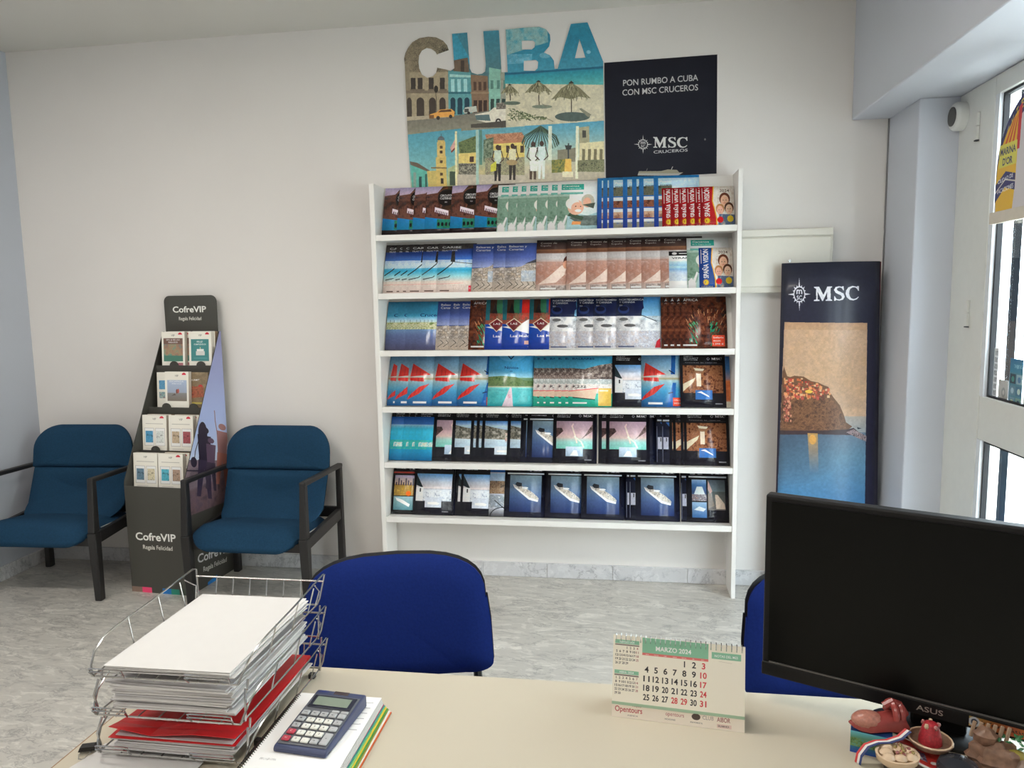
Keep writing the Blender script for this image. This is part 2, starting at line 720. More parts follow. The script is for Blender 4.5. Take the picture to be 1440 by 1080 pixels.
        if inner:
            sg = 1 if ry > 0 else -1
            s.text('m', cx, cy + ry * .02, abs(ry) * .40, col, 2, rx * .5, 'c')
            s.text('SC', cx, cy - ry * .33, abs(ry) * .26, col, 2, rx * .46, 'c')
        return s


def finish(cv, name, gain=1.0, grain=0.0, con=1.0):
    a = np.clip(cv.a, 0, 255) / 255.0
    if con != 1.0:
        a = np.clip(0.47 + (a - 0.47) * con, 0, 1)
    if grain:
        # photographic unevenness: ink mottle and fine grain
        k = 1 + grain * (1.6 * (vnoise(cv.h, cv.w, 9, 3, 4) - 0.5) + 0.9 * (np.random.RandomState(5).rand(cv.h, cv.w) - 0.5))
        a = np.clip(a * k[:, :, None], 0, 1)
    l = np.where(a <= 0.04045, a / 12.92, ((a + 0.055) / 1.055) ** 2.4) * gain
    l = np.clip(l, 0, 0.93)
    sr = np.where(l <= 0.0031308, l * 12.92, 1.055 * np.maximum(l, 1e-9) ** (1 / 2.4) - 0.055)
    img = bpy.data.images.new(name, cv.w, cv.h, alpha=False)
    px = np.ones((cv.h, cv.w, 4), dtype=np.float32)
    px[:, :, :3] = sr
    img.pixels.foreach_set(px.ravel())
    img.update()
    img.pack()
    return img


def printed(name, cv, gain=1.0, rough=0.3, coat=0.0, spec=0.5, grain=0.0, con=1.0):
    img = finish(cv, name, gain, grain, con)
    mt = bpy.data.materials.new(name)
    mt.use_nodes = True
    nt = mt.node_tree
    b = nt.nodes['Principled BSDF']
    b.inputs['Roughness'].default_value = rough
    b.inputs['Coat Weight'].default_value = coat
    b.inputs['Coat Roughness'].default_value = 0.08
    b.inputs['Specular IOR Level'].default_value = spec
    t = nt.nodes.new('ShaderNodeTexImage')
    t.image = img
    t.extension = 'EXTEND'
    nt.links.new(t.outputs['Color'], b.inputs['Base Color'])
    return mt

# ------------------------------------------------------------------ materials
W = (255, 255, 255)
m_wall = M('wall_paint', (230, 226, 222), 0.75, var=0.012, scale=2.5, bump=0.03)
m_wall_blue = M('wall_paint_blue', (186, 191, 201), 0.75, var=0.012, scale=2.5)
m_pillar = M('pillar_paint', (205, 209, 218), 0.7, var=0.012, scale=3)
m_ceil = M('ceiling_paint', (214, 211, 204), 0.85, var=0.01, scale=2)
m_floor = marble('floor_marble', (190, 186, 178), (228, 224, 215), (146, 143, 139), 5.0, 0.28)
m_skirt = marble('skirting_marble', (206, 206, 208), (226, 226, 227), (170, 172, 178), 6.5, 0.25)
m_alu = M('white_lacquered_metal', (222, 223, 218), 0.4, var=0.02)
m_gasket = M('black_rubber_gasket', (26, 28, 34), 0.6)
m_rack = M('white_melamine', (236, 234, 230), 0.35, var=0.012, scale=8)
m_page = M('brochure_page_edge', (222, 218, 210), 0.7)
m_ironbar = M('dark_iron_bar', (20, 23, 27), 0.9, spec=0.1)
m_blackmetal = M('black_painted_metal', (28, 27, 27), 0.45, var=0.1)
m_chrome = M('chromed_wire', (190, 190, 188), 0.22, metal=1.0, var=0.03)
m_paper = M('white_paper', (212, 210, 208), 0.75, var=0.012)
m_paper2 = M('greyish_paper', (196, 194, 195), 0.75, var=0.02)

D = 3.947          # back wall
XL = -3.483        # side wall
XW = 1.45          # window wall
ZC = 2.985         # ceiling
YB = -2.2          # wall behind the desk

# ------------------------------------------------------------------ room shell
g = G(); g.box(XL - .1, 2.6, YB - .1, D + .1, -.1, 0)
floor = struct(g.build('floor', m_floor))
g = G(); g.box(XL - .1, XW + .12, YB - .1, D + .1, ZC, ZC + .1)
struct(g.build('ceiling', m_ceil))
g = G(); g.box(XL - .1, XW + .12, D, D + .1, 0, ZC)
struct(g.build('wall_back', m_wall))
g = G(); g.box(XL - .1, XL, YB - .1, D, 0, ZC)
struct(g.build('wall_side', m_wall_blue))
g = G(); g.box(XL - .1, XW + .12, YB - .1, YB, 0, ZC)
struct(g.build('wall_front', m_wall))
g = G(); g.box(XW, XW + .12, YB, .889, 0, ZC); g.box(XW, XW + .12, .889, D, 2.385, ZC)
struct(g.build('wall_street', m_pillar))
g = G(); g.box(1.286, XW + .12, 3.574, D, 0, 2.381)
struct(g.build('pillar', m_pillar, bevel=.006))
g = G(); g.box(1.112, XW + .001, YB, D, 2.380, ZC)
struct(g.build('ceiling_beam', m_pillar, bevel=.006))
# skirting: marble tiles set along the back wall and the side wall
bb = empty('baseboard_back'); bb['kind'] = 'structure'
x = XL + .014
for wd in (.30, .40, .42, .38, .40, .40, .40, .36, .36, .40, .40, .40, .30):
    x1 = min(x + wd, 1.286)
    if x1 - x < .02:
        break
    g = G(); g.box(x + .0008, x1 - .0008, D - .014, D - .0005, .0005, .082)
    g.build('skirting_tile', m_skirt, bb, bevel=.0015, segs=1)
    x = x1
bs = empty('baseboard_side'); bs['kind'] = 'structure'
y = D - .0005
while y > YB + .3:
    g = G(); g.box(XL + .0005, XL + .014, y - .399, y - .001, .0005, .082)
    g.build('skirting_tile', m_skirt, bs, bevel=.0015, segs=1)
    y -= .40
bp_ = empty('baseboard_pillar'); bp_['kind'] = 'structure'
g = G(); g.box(1.272, 1.2855, 3.574, D - .015, .0005, .082); g.build('skirting_tile', m_skirt, bp_, bevel=.0015, segs=1)
g = G(); g.box(1.272, XW - .002, 3.560, 3.5735, .0005, .082); g.build('skirting_tile', m_skirt, bp_, bevel=.0015, segs=1)

# ------------------------------------------------------------------ street front: posts, panes, rails, iron bars outside
m_glass = glass_mat()
ws = [(2.16, 3.26, True), (0.95, 2.04, False)]
for i, (y0, y1, first) in enumerate(ws):
    wn = empty('window_%d' % (i + 1)); wn['kind'] = 'structure'
    p1 = 3.574 if first else y1 + .06
    g = G(); g.box(XW, XW + .07, y1, p1 - .0005, 0, 2.379); g.build('window_post', m_alu, wn, bevel=.004)
    g = G(); g.box(XW, XW + .07, y0 - .06, y0, 0, 2.379); g.build('window_post', m_alu, wn, bevel=.004)
    g = G(); g.box(XW + .001, XW + .07, y0, y1, 2.305, 2.379); g.build('top_rail', m_alu, wn, bevel=.003)
    g = G(); g.box(XW + .004, XW + .07, y0, y1, .935, 1.115); g.build('middle_rail', m_alu, wn, bevel=.004)
    g = G(); g.box(XW + .004, XW + .07, y0, y1, 0, .16); g.build('bottom_rail', m_alu, wn, bevel=.004)
    for z0, z1 in ((1.115, 2.305), (.16, .935)):
        g = G()
        t = .016
        g.box(XW + .002, XW + .02, y1 - t * 2, y1, z0, z1); g.box(XW + .002, XW + .02, y0, y0 + t * 2, z0, z1)
        g.build('sash_frame', M('sash_white', (222, 226, 230), .35), wn)
        g = G()
        a, b_ = y0 + t * 2, y1 - t * 2
        g.box(XW + .016, XW + .036, b_ - .010, b_, z0, z1); g.box(XW + .016, XW + .036, a, a + .010, z0, z1)
        g.box(XW + .016, XW + .036, a + .010, b_ - .010, z1 - .010, z1); g.box(XW + .016, XW + .036, a + .010, b_ - .010, z0, z0 + .008)
        g.build('gasket', m_gasket, wn)
        g = G(); g.box(XW + .028, XW + .033, a + .002, b_ - .002, z0 + .002, z1 - .002)
        g.build('pane', m_glass, wn)
grille = empty('window_grille', (1.62, 0, 0), label='dark iron bars standing outside the street window', cat='grille')
for i in range(14):
    yy = 3.385 - .25 * i
    g = G(); g.box(-.012, .012, yy - .012, yy + .012, 0.0, 2.5); g.build('grille_bar', m_ironbar, grille)
for zz in (.12, 2.45):
    g = G(); g.box(-.01, .01, -.1, 3.45, zz - .02, zz + .02); g.build('cross_bar', m_ironbar, grille)
g = G(); g.box(XW + .12, 14, -9, 14, -.16, -.06)
struct(g.build('pavement', M('pavement_stone', (205, 200, 190), .8, var=.06, scale=4)))
g = G(); g.box(9.0, 9.3, -9, 14, -.06, 5.5)
struct(g.build('exterior_facade', M('facade_plaster', (224, 214, 202), .9, var=.05, scale=1.2)))

# ------------------------------------------------------------------ printed covers
PG = {}


def full(c):
    return [(0, 0), (1, 0), (1, 1), (0, 1)]


SQ = [(0, 0), (1, 0), (1, 1), (0, 1)]


def R4(a, b, c, d):
    return [(a, b), (c, b), (c, d), (a, d)]


def faces(c, pts):
    """head with hair: (cx, cy, r, skin, hair)"""
    for (x, y, r, sk, hr) in pts:
        c.ell(x, y + r * .25, r * 1.12, r * 1.15, hr)
        c.ell(x, y - r * .1, r * .85, r * 1.05, sk)
        c.ell(x - r * .3, y + r * .02, r * .1, r * .07, (60, 40, 35)); c.ell(x + r * .3, y + r * .02, r * .1, r * .07, (60, 40, 35))
        c.ell(x, y - r * .5, r * .26, r * .07, (206, 130, 116)); c.ell(x, y - r * .14, r * .1, r * .22, tuple(int(q * .93) for q in sk))


def c_canyon():
    c = Cv(220, 270, col=(70, 45, 42))
    c.blot(SQ, [(38, 24, 26), (96, 62, 52), (128, 88, 74), (60, 38, 40)], 26, 3)
    c.grad([(0, .83), (.28, .86), (.42, 1), (0, 1)], [(0, (190, 170, 190)), (1, (170, 160, 195))])
    c.blot([(.4, .5), (1, .5), (1, 1), (.55, 1)], [(36, 28, 32), (82, 60, 44), (58, 44, 40)], 20, 5)
    c.poly([(.24, .46), (.60, .38), (.60, .48), (.24, .56)], (225, 205, 215))
    for k in range(7):
        c.rect(.27 + k * .046, .425 - k * .009, .295 + k * .046, .495 - k * .009, (90, 60, 74))
    c.grad([(0, .12), (1, .12), (1, .30), (.45, .31), (0, .36)], [(0, (20, 120, 160)), (1, (30, 130, 190))])
    c.blot([(.32, .13), (1, .13), (1, .30), (.32, .31)], [(30, 90, 80), (50, 130, 90), (30, 110, 130)], 10, 8)
    c.rect(0, 0, 1, .12, (44, 32, 34))
    for k in range(4):
        c.ell(.36 + k * .10, .21, .032, .04, (20, 24, 34))
    c.ell(.52, .76, .22, .18, (34, 28, 30))
    c.text('CIRCUITOS', .52, .78, .045, W, 1, .32, 'c'); c.text('CULTURALES', .52, .72, .045, W, 1, .32, 'c'); c.text('2024', .52, .65, .025, W, 0, None, 'c')
    return c


def c_senior():
    c = Cv(220, 280, col=(216, 222, 220))
    c.blot(R4(0, 0, .5, .76), [(112, 142, 126), (150, 176, 164), (186, 206, 198), (130, 158, 144)], 26, 4)
    c.grad(R4(.3, 0, 1, .74), [(0, (190, 214, 214)), (1, (226, 226, 220))])
    c.blot(R4(0, .2, .3, .7), [(96, 126, 108), (140, 168, 152), (116, 146, 130)], 22, 9)
    c.rect(.10, .84, .66, .96, (60, 160, 146)); c.text('Caminos', .14, .905, .035, W, 1, .4); c.text('de la Experiencia', .13, .86, .026, W, 0, .46)
    c.rect(0, .795, 1, .835, (234, 234, 230)); c.rect(.08, .745, .64, .785, (110, 172, 162))
    c.poly([(.22, 0), (.26, .3), (.4, .36), (.75, .3), (1, .36), (1, 0)], (160, 190, 194)); c.blot([(.3, .26), (.5, .3), (.98, .30), (1, .1), (.6, .1)], [(90, 100, 96), (130, 140, 136)], 18, 2)
    c.poly([(.26, .30), (.62, .20), (.66, .27), (.32, .37)], (72, 90, 76))
    c.ell(.46, .47, .20, .155, (222, 172, 150)); c.ell(.38, .55, .17, .12, (232, 226, 214)); c.ell(.50, .46, .15, .115, (222, 170, 148)); c.ell(.52, .40, .08, .03, (236, 226, 220)); c.ell(.46, .49, .016, .012, (70, 50, 46)); c.ell(.58, .485, .014, .011, (70, 50, 46))
    c.ell(.76, .60, .16, .14, (186, 180, 166)); c.ell(.74, .57, .10, .10, (222, 168, 146)); c.poly([(.62, .52), (.9, .44), (.94, .56)], (84, 92, 82))
    c.poly([(.36, .12), (.58, .12), (.6, .18), (.38, .19)], (222, 150, 96))
    c.poly([(.02, 0), (.2, 0), (.2, .1), (.1, .2), (.02, .14)], (240, 242, 240)); c.rect(.05, .03, .18, .1, (226, 232, 230))
    c.poly([(.18, .1), (.26, .3), (.22, .32), (.14, .16)], (226, 236, 232))
    return c


def c_pueblos():
    c = Cv(230, 280, col=(60, 120, 176))
    c.grad(SQ, [(0, (50, 70, 150)), (.5, (50, 104, 168)), (1, (62, 130, 184))])
    c.rect(.1, .73, 1, .95, (176, 206, 230)); c.blot(R4(.1, .62, .97, .8), [(60, 66, 62), (120, 122, 104), (90, 92, 84)], 9, 4)
    c.text('Pueblos con', .14, .86, .045, W, 1, .5); c.text('encanto 2024', .14, .80, .035, (40, 60, 90), 1, .5)
    c.blot(R4(.4, .74, .97, .94), [(206, 224, 240), (160, 190, 220), (226, 236, 244)], 22, 8)
    for z0, z1, cols in ((.40, .60, [(60, 44, 42), (170, 110, 84), (96, 70, 60)]), (.20, .38, [(206, 176, 146), (190, 160, 140), (130, 80, 66)]), (.02, .18, [(120, 130, 130), (150, 140, 120), (96, 116, 150)])):
        c.grad(R4(.1, z0, .97, z1), [(0, (190, 200, 214)), (1, (216, 226, 240))])
        c.blot(R4(.1, z0, .97, z0 + (z1 - z0) * .66), cols, 12, int(z0 * 100))
    return c


def c_espana(base, edge):
    def f():
        c = Cv(190, 220, col=(226, 216, 204))
        c.blot(SQ, [(196, 182, 170), (228, 222, 214), (206, 190, 178)], 20, 2)
        c.text('2024', .58, .85, .07, (96, 84, 78), 1, .28)
        faces(c, [(.72, .64, .14, (226, 176, 150), (110, 66, 50)), (.84, .42, .12, (230, 184, 160), (90, 60, 46)), (.58, .40, .11, (224, 170, 150), (180, 130, 90))])
        c.blot([(.5, .0), (1, .0), (1, .28), (.55, .3)], [(120, 130, 110), (70, 90, 140), (200, 190, 160)], 12, 4)
        c.ell(.58, .16, .09, .075, (196, 40, 46)); c.ell(.87, .18, .09, .08, (226, 190, 60))
        c.poly([(0, 0), (.5, 0), (.49, .2), (.44, .42), (.38, .62), (.40, .82), (.42, 1), (0, 1)], (236, 170, 60))
        c.poly([(0, 0), (.46, 0), (.46, .2), (.41, .42), (.35, .62), (.37, .82), (.39, 1), (0, 1)], base)
        c.poly([(0, 0), (.12, 0), (.12, 1), (0, 1)], edge)
        for k in range(12):
            a = k * PI / 6
            c.poly([(.2 + .11 * math.cos(a), .14 + .095 * math.sin(a)), (.2 + .06 * math.cos(a + .3), .14 + .05 * math.sin(a + .3)), (.2 + .06 * math.cos(a - .3), .14 + .05 * math.sin(a - .3))], (240, 160, 40))
        c.ell(.2, .14, .065, .056, (244, 196, 60)); c.text('E', .165, .115, .05, base, 2)
        c.text('SPAÑA VISIÓN', .275, .24, .15, (244, 236, 226), 2, .73, dx=(0, 1), up=(-1, 0))
        c.rect(.06, .6, .075, .96, (236, 216, 206))
        c.text('COSTAS E ISLAS', .06, .02, .03, (240, 200, 160), 1, .34)
        return c
    return f


def c_palm():
    c = Cv(220, 260, col=(60, 80, 120))
    c.grad(SQ, [(0, (206, 190, 184)), (.22, (214, 200, 192)), (.33, (150, 200, 206)), (.45, (60, 160, 196)), (.60, (190, 206, 220)), (.66, (70, 110, 176)), (.8, (50, 74, 140)), (1, (56, 62, 96))])
    c.blot(R4(0, .5, 1, .66), [(120, 160, 200), (230, 236, 240), (90, 140, 196)], 30, 2, .8)
    c.blot([(0, .84), (1, .9), (1, 1), (0, 1)], [(46, 46, 56), (84, 78, 74), (40, 40, 52)], 12, 7)
    c.text('CARIBE', .10, .90, .045, W, 1, .5); c.text('ISLAS Y MAR', .10, .84, .03, W, 0, .4)
    c.line([(.02, .36), (.2, .46), (.38, .58), (.44, .72), (.42, .84)], 5, (36, 36, 40)); c.line([(.40, .62), (.6, .6), (1, .57)], 3, (60, 60, 62))
    c.blot([(.34, .62), (.46, .62), (.44, .84), (.36, .84)], [(40, 40, 42), (70, 66, 60)], 6, 5)
    c.line([(.05, .27), (.3, .31), (.35, .34)], 4, (60, 56, 58)); c.line([(.02, .17), (.7, .19)], 2, (216, 150, 140))
    for k in range(9):
        c.line([(.46 + k * .04, .06 + (k % 3) * .02), (.44 + k * .045, .16)], 2, (166, 140, 130))
    c.poly(R4(.10, .03, .34, .055), (110, 90, 84)); c.rect(.84, .02, 1, .14, (224, 80, 96)); c.text('9 días', .86, .07, .03, W, 1, .12)
    return c


def c_baleares():
    c = Cv(220, 280, col=(70, 90, 150))
    c.grad(R4(0, .5, 1, 1), [(0, (150, 160, 196)), (.4, (84, 100, 160)), (1, (64, 84, 146))])
    c.blot([(0, 0), (1, 0), (1, .66), (.7, .62), (.4, .5), (0, .48)], [(196, 180, 160), (70, 66, 66), (206, 196, 186), (96, 90, 88), (216, 206, 196)], 14, 3, gain=3.5)
    c.grad(R4(0, 0, 1, .22), [(0, (206, 190, 174)), (1, (180, 170, 160))], al=.6)
    c.blot([(.5, .56), (1, .6), (1, .72)], [(60, 60, 66), (96, 96, 100)], 8, 2)
    c.blot(R4(.42, .2, 1, .42), [(150, 176, 206), (206, 214, 220)], 12, 2, .6)
    for k in range(6):
        c.line([(.06 + k * .14, .06), (.2 + k * .14, .14), (.12 + k * .15, .2)], 3, (70, 66, 64))
    c.text('Baleares y', .08, .91, .045, W, 1, .46); c.text('Canarias', .08, .845, .045, W, 1, .38); c.text('2024', .84, .92, .022, W)
    return c


def c_couple():
    c = Cv(220, 280, col=(150, 130, 124))
    c.grad(SQ, [(0, (200, 186, 180)), (.2, (170, 140, 128)), (.36, (176, 132, 116)), (.54, (186, 160, 152)), (.62, (186, 184, 184)), (.72, (176, 172, 172)), (.74, (120, 84, 66)), (.80, (146, 104, 80)), (.82, (84, 64, 60)), (1, (52, 44, 46))])
    c.blot(R4(0, .12, 1, .56), [(190, 150, 130), (160, 116, 104), (206, 184, 174)], 16, 6, .6)
    c.text('Costas de', .10, .92, .035, (214, 204, 196), 0, .4); c.text('España', .10, .87, .03, (190, 180, 172), 0, .26)
    c.poly([(.05, .12), (.3, .26), (.62, .48), (.78, .50), (.7, .3), (.5, .16)], (216, 196, 186)); c.ell(.80, .56, .13, .12, (90, 60, 52)); c.ell(.74, .50, .08, .08, (200, 150, 126))
    c.poly([(.78, .5), (1, .44), (1, .16), (.8, .14)], (150, 150, 160)); c.line([(.84, .4), (.9, .16)], 8, (170, 60, 56))
    c.blot(R4(.1, .0, 1, .1), [(90, 80, 80), (206, 200, 196)], 8, 2, .7); c.rect(.12, .03, .5, .06, (236, 230, 226))
    return c


def c_verano():
    c = Cv(150, 280, col=(228, 230, 232))
    c.rect(0, .88, 1, 1, (40, 40, 44)); c.ell(.2, .94, .09, .035, (220, 220, 220)); c.rect(.36, .93, .85, .95, (210, 210, 210))
    c.text('VERANO', .1, .79, .05, (60, 64, 72), 2, .8)
    c.grad(R4(0, .2, 1, .76), [(0, (206, 206, 212)), (.2, (190, 196, 206)), (.4, (186, 196, 216)), (.55, (110, 160, 200)), (.66, (170, 206, 220)), (.75, (130, 180, 206)), (1, (224, 230, 236))])
    c.blot(R4(0, .2, 1, .7), [(226, 232, 236), (150, 186, 214), (206, 212, 220)], 40, 3, .35)
    c.line([(.7, .06), (.9, .06)], 3, (90, 90, 100))
    return c


def c_cruceros():
    c = Cv(210, 270, col=(60, 140, 176))
    c.grad(SQ, [(0, (84, 84, 110)), (.3, (96, 110, 150)), (.42, (110, 140, 176)), (.43, (90, 120, 96)), (.5, (120, 140, 90)), (.58, (180, 200, 206)), (.62, (150, 190, 210)), (.7, (70, 150, 184)), (1, (56, 130, 166))])
    c.blot(R4(0, .42, 1, .56), [(60, 100, 50), (170, 170, 120), (220, 214, 196), (80, 110, 60)], 8, 3)
    c.text('Cruceros', .18, .68, .065, (30, 50, 96), 1, .66); c.line([(.84, .92), (.9, .86), (.96, .92)], 6, (140, 30, 70))
    for k in range(5):
        c.line([(.1 + k * .1, .56), (.1 + k * .1, .61)], 2, (60, 80, 90))
    return c


def c_africa():
    c = Cv(230, 280, col=(60, 36, 30))
    c.blot(SQ, [(44, 26, 22), (110, 62, 44), (80, 44, 34), (130, 80, 56)], 16, 3, gain=3)
    for k in range(60):
        a = random.Random(k).uniform(-1.3, 1.3)
        q = random.Random(k + 99)
        x, y = .55 + .40 * math.sin(a), .28 + .42 * q.random()
        c.line([(x, y), (x + .05 * math.sin(a), y + .07)], 3, q.choice([(150, 100, 70), (190, 140, 100), (96, 50, 36), (40, 24, 22)]))
    for sx in (-1, 1):
        for k in range(60):
            q = random.Random(k * 7 + sx)
            x, y = .52 + sx * (.12 + .18 * q.random()), .05 + .42 * q.random()
            c.line([(x, y), (x + sx * .03, y + .05)], 3, q.choice([(30, 130, 96), (50, 170, 120), (20, 90, 76), (120, 60, 44)]))
    c.text('ÁFRICA', .08, .91, .05, (226, 220, 212), 1, .32); c.text('2024', .08, .86, .025, (200, 190, 180)); c.ell(.84, .92, .05, .04, (80, 54, 46))
    c.rect(.68, .04, .95, .25, (222, 86, 60)); c.text('Safaris', .70, .19, .03, W, 1, .22); c.text('desde', .70, .13, .03, W, 1, .16); c.text('1.595 €', .70, .07, .03, W, 1, .22)
    c.rect(.06, .045, .36, .075, (220, 226, 220)); return c


def c_maldivas():
    c = Cv(220, 280, col=(40, 80, 160))
    c.grad(R4(0, .5, 1, 1), [(0, (160, 90, 70)), (.5, (60, 90, 110)), (1, (40, 96, 150))])
    for x0, x1, cl in ((.0, .10, (50, 110, 120)), (.10, .26, (70, 50, 40)), (.26, .4, (60, 120, 90)), (.46, .64, (190, 50, 44)), (.64, .72, (60, 84, 150)), (.80, .94, (196, 90, 40))):
        c.rect(x0, .58, x1, 1, cl)
    c.poly([(.12, .66), (.22, .94), (.3, .66)], (40, 30, 30)); c.blot(R4(.1, .5, .7, .72), [(120, 60, 50), (190, 90, 70), (60, 90, 80)], 10, 2, .7)
    c.grad([(0, 0), (1, 0), (1, .36), (.7, .30), (.4, .36), (.1, .42), (0, .44)], [(0, (36, 66, 150)), (1, (40, 84, 170))])
    c.poly([(0, .44), (.12, .42), (.4, .36), (.7, .30), (1, .36), (1, .62), (.8, .64), (.6, .58), (.45, .5), (.2, .46)], (236, 236, 240))
    c.poly([(.28, .34), (.48, .50), (.28, .62), (.08, .50)], (200, 190, 170)); c.poly([(.28, .36), (.45, .50), (.28, .60), (.11, .50)], (110, 44, 50)); c.text('LAS', .28, .485, .04, W, 1, .16, 'c')
    c.text('Las Maldivas', .20, .24, .05, W, 1, .66); c.rect(.54, .10, .8, .17, (196, 160, 150)); c.rect(.62, .045, .9, .06, (120, 140, 190)); return c


def c_norte():
    c = Cv(230, 280, col=(236, 236, 240))
    c.blot(R4(0, .62, 1, 1), [(24, 30, 54), (44, 56, 90), (30, 36, 60)], 30, 2)
    c.grad([(.55, .55), (1, .5), (1, 1), (.62, 1)], [(0, (160, 196, 214)), (1, (60, 120, 170))])
    c.poly([(.28, .64), (.5, .68), (.62, .78), (.58, 1), (.3, 1)], (30, 40, 76)); c.ell(.16, .75, .13, .08, (50, 66, 120)); c.ell(.16, .77, .1, .05, (26, 34, 60))
    c.blot(R4(0, .02, 1, .34), [(236, 234, 236), (120, 126, 150), (226, 222, 222), (170, 160, 160)], 10, 8, gain=3)
    c.blot(R4(0, .34, 1, .62), [(240, 240, 242), (220, 224, 230), (120, 124, 130)], 26, 6, .8)
    c.line([(.5, .66), (.9, .52)], 4, (60, 60, 70)); c.ell(.3, .44, .13, .03, (90, 90, 92)); c.ell(.16, .56, .1, .03, (110, 110, 112))
    c.text('NORTEAMÉRICA', .06, .93, .035, W, 1, .56); c.text('Y CANADÁ', .06, .88, .035, W, 1, .36); c.text('2024', .06, .82, .025, W)
    c.rect(.04, .03, .4, .055, (90, 100, 130)); c.poly([(.86, .02), (.99, .02), (.98, .2), (.9, .14)], (190, 60, 70)); return c


def c_sail():
    c = Cv(220, 280, col=(120, 150, 170))
    c.grad(SQ, [(0, (40, 90, 140)), (.3, (70, 140, 176)), (.5, (150, 176, 184)), (.54, (150, 140, 110)), (.57, (176, 176, 170)), (.75, (130, 160, 180)), (1, (96, 140, 176))])
    red, dk = (196, 60, 54), (146, 40, 44)
    c.poly([(.05, .58), (.1, .85), (.58, .62), (.3, .6)], red); c.poly([(.05, .50), (.42, .48), (.4, .56), (.05, .56)], red); c.poly([(0, .12), (.3, .24), (.56, .44), (.3, .38), (.05, .2)], red)
    for k in range(4):
        c.line([(.1 + .1 * k, .6), (.11 + .1 * k, .8 - .05 * k)], 2, dk); c.line([(.08 + .1 * k, .16 + .05 * k), (.12 + .1 * k, .3 + .04 * k)], 2, dk); c.line([(.09 + .09 * k, .48), (.09 + .09 * k, .56)], 2, dk)
    c.poly([(.70, .62), (.72, 1), (.82, 1), (.80, .62)], (36, 84, 140)); c.poly([(.6, 0), (.74, .46), (.82, .46), (.78, 0)], (36, 96, 160)); c.line([(.66, .7), (.78, .64)], 5, (30, 40, 66)); c.line([(.64, .26), (.74, .28)], 5, (30, 40, 66))
    c.ell(.94, .52, .03, .26, (190, 60, 44)); c.ell(.94, .76, .025, .025, (120, 80, 60)); c.ell(.94, .28, .035, .04, (50, 40, 40)); c.grad(R4(.85, .0, .99, .3), [(0, (60, 130, 180)), (1, (100, 160, 196))], al=.6)
    c.rect(.74, .02, .96, .18, (224, 84, 60)); c.text('Oferta', .76, .12, .03, W, 1, .18); c.text('2024', .76, .06, .03, W, 1, .16)
    c.rect(.16, .05, .5, .09, (224, 232, 236)); return c


def c_novios():
    c = Cv(240, 280, col=(60, 140, 180))
    c.grad(SQ, [(0, (50, 150, 160)), (.2, (80, 180, 184)), (.36, (120, 196, 196)), (.37, (206, 200, 176)), (.4, (90, 120, 90)), (.55, (110, 140, 110)), (.56, (150, 190, 206)), (.7, (84, 160, 200)), (1, (70, 150, 196))])
    c.blot([(0, .40), (1, .40), (1, .5), (.8, .5), (.6, .57), (.3, .59), (0, .57)], [(60, 90, 56), (120, 140, 96), (90, 110, 80)], 10, 3)
    c.blot(R4(0, .05, 1, .34), [(60, 160, 166), (110, 196, 196), (50, 140, 150)], 24, 5, .6)
    c.poly([(.32, 0), (.56, 0), (.52, .36), (.48, .36)], (206, 190, 200)); c.text('Sí', .48, .16, .07, (200, 110, 140), 0, .06, 'c')
    c.ell(.5, 1.02, .3, .14, (96, 170, 210)); c.line([(.42, .99), (.48, .93), (.54, .99)], 5, (30, 44, 90)); c.text('Novios', .35, .73, .055, (34, 56, 110), 1, .3); c.text('2024', .46, .67, .025, (34, 56, 110)); return c


def c_boats():
    c = Cv(230, 280, col=(60, 150, 170))
    c.grad(R4(0, .6, 1, 1), [(0, (110, 180, 206)), (1, (60, 140, 176))])
    c.blot([(0, .5), (1, .5), (1, .86), (.7, .82), (.35, .74), (0, .76)], [(70, 64, 62), (150, 130, 124), (100, 90, 86), (190, 176, 166)], 9, 3, gain=3)
    c.blot(R4(0, .36, 1, .54), [(236, 236, 232), (150, 160, 160), (226, 220, 214)], 12, 5)
    c.grad(R4(0, 0, 1, .26), [(0, (40, 150, 130)), (1, (70, 180, 160))]); c.blot(R4(0, .26, 1, .44), [(206, 190, 180), (236, 230, 226), (170, 150, 146)], 9, 8)
    c.poly([(.0, .2), (.0, .3), (.66, .36), (.6, .14), (.4, .16)], (224, 190, 170)); c.line([(0, .3), (.66, .36)], 4, (220, 90, 90)); c.line([(.1, .18), (.6, .14)], 5, (40, 60, 60)); c.text('K232', .1, .37, .05, (60, 60, 66), 1, .3)
    c.rect(.68, .02, .97, .36, (216, 180, 96)); c.rect(.70, .3, .9, .33, (240, 226, 190)); c.text('BALEARES', .08, .93, .035, (34, 60, 110), 1, .5); c.rect(.1, .06, .42, .09, (216, 236, 230)); return c


def msc_base(sub, dark=(38, 38, 48), twoline=True):
    c = Cv(230, 290, col=dark)
    c.grad(SQ, [(0, dark), (1, (26, 26, 34))])
    if twoline:
        for k, wd in enumerate((.2, .32, .3)):
            c.text(sub[k], .09, .925 - k * .032, .021, (216, 216, 220), 1, wd)
    else:
        c.text(sub[0], .10, .885, .024, (216, 216, 220), 1, .36)
    c.star(.63, .893, .05, .040, (206, 206, 212), dark, False)
    c.serif(.70, .872, .042, (220, 220, 226), .23)
    return c


def msc_strip(c):
    c.rect(.06, .808, .96, .834, (200, 206, 216)); c.rect(.06, .812, .5, .828, (224, 228, 234)); return c


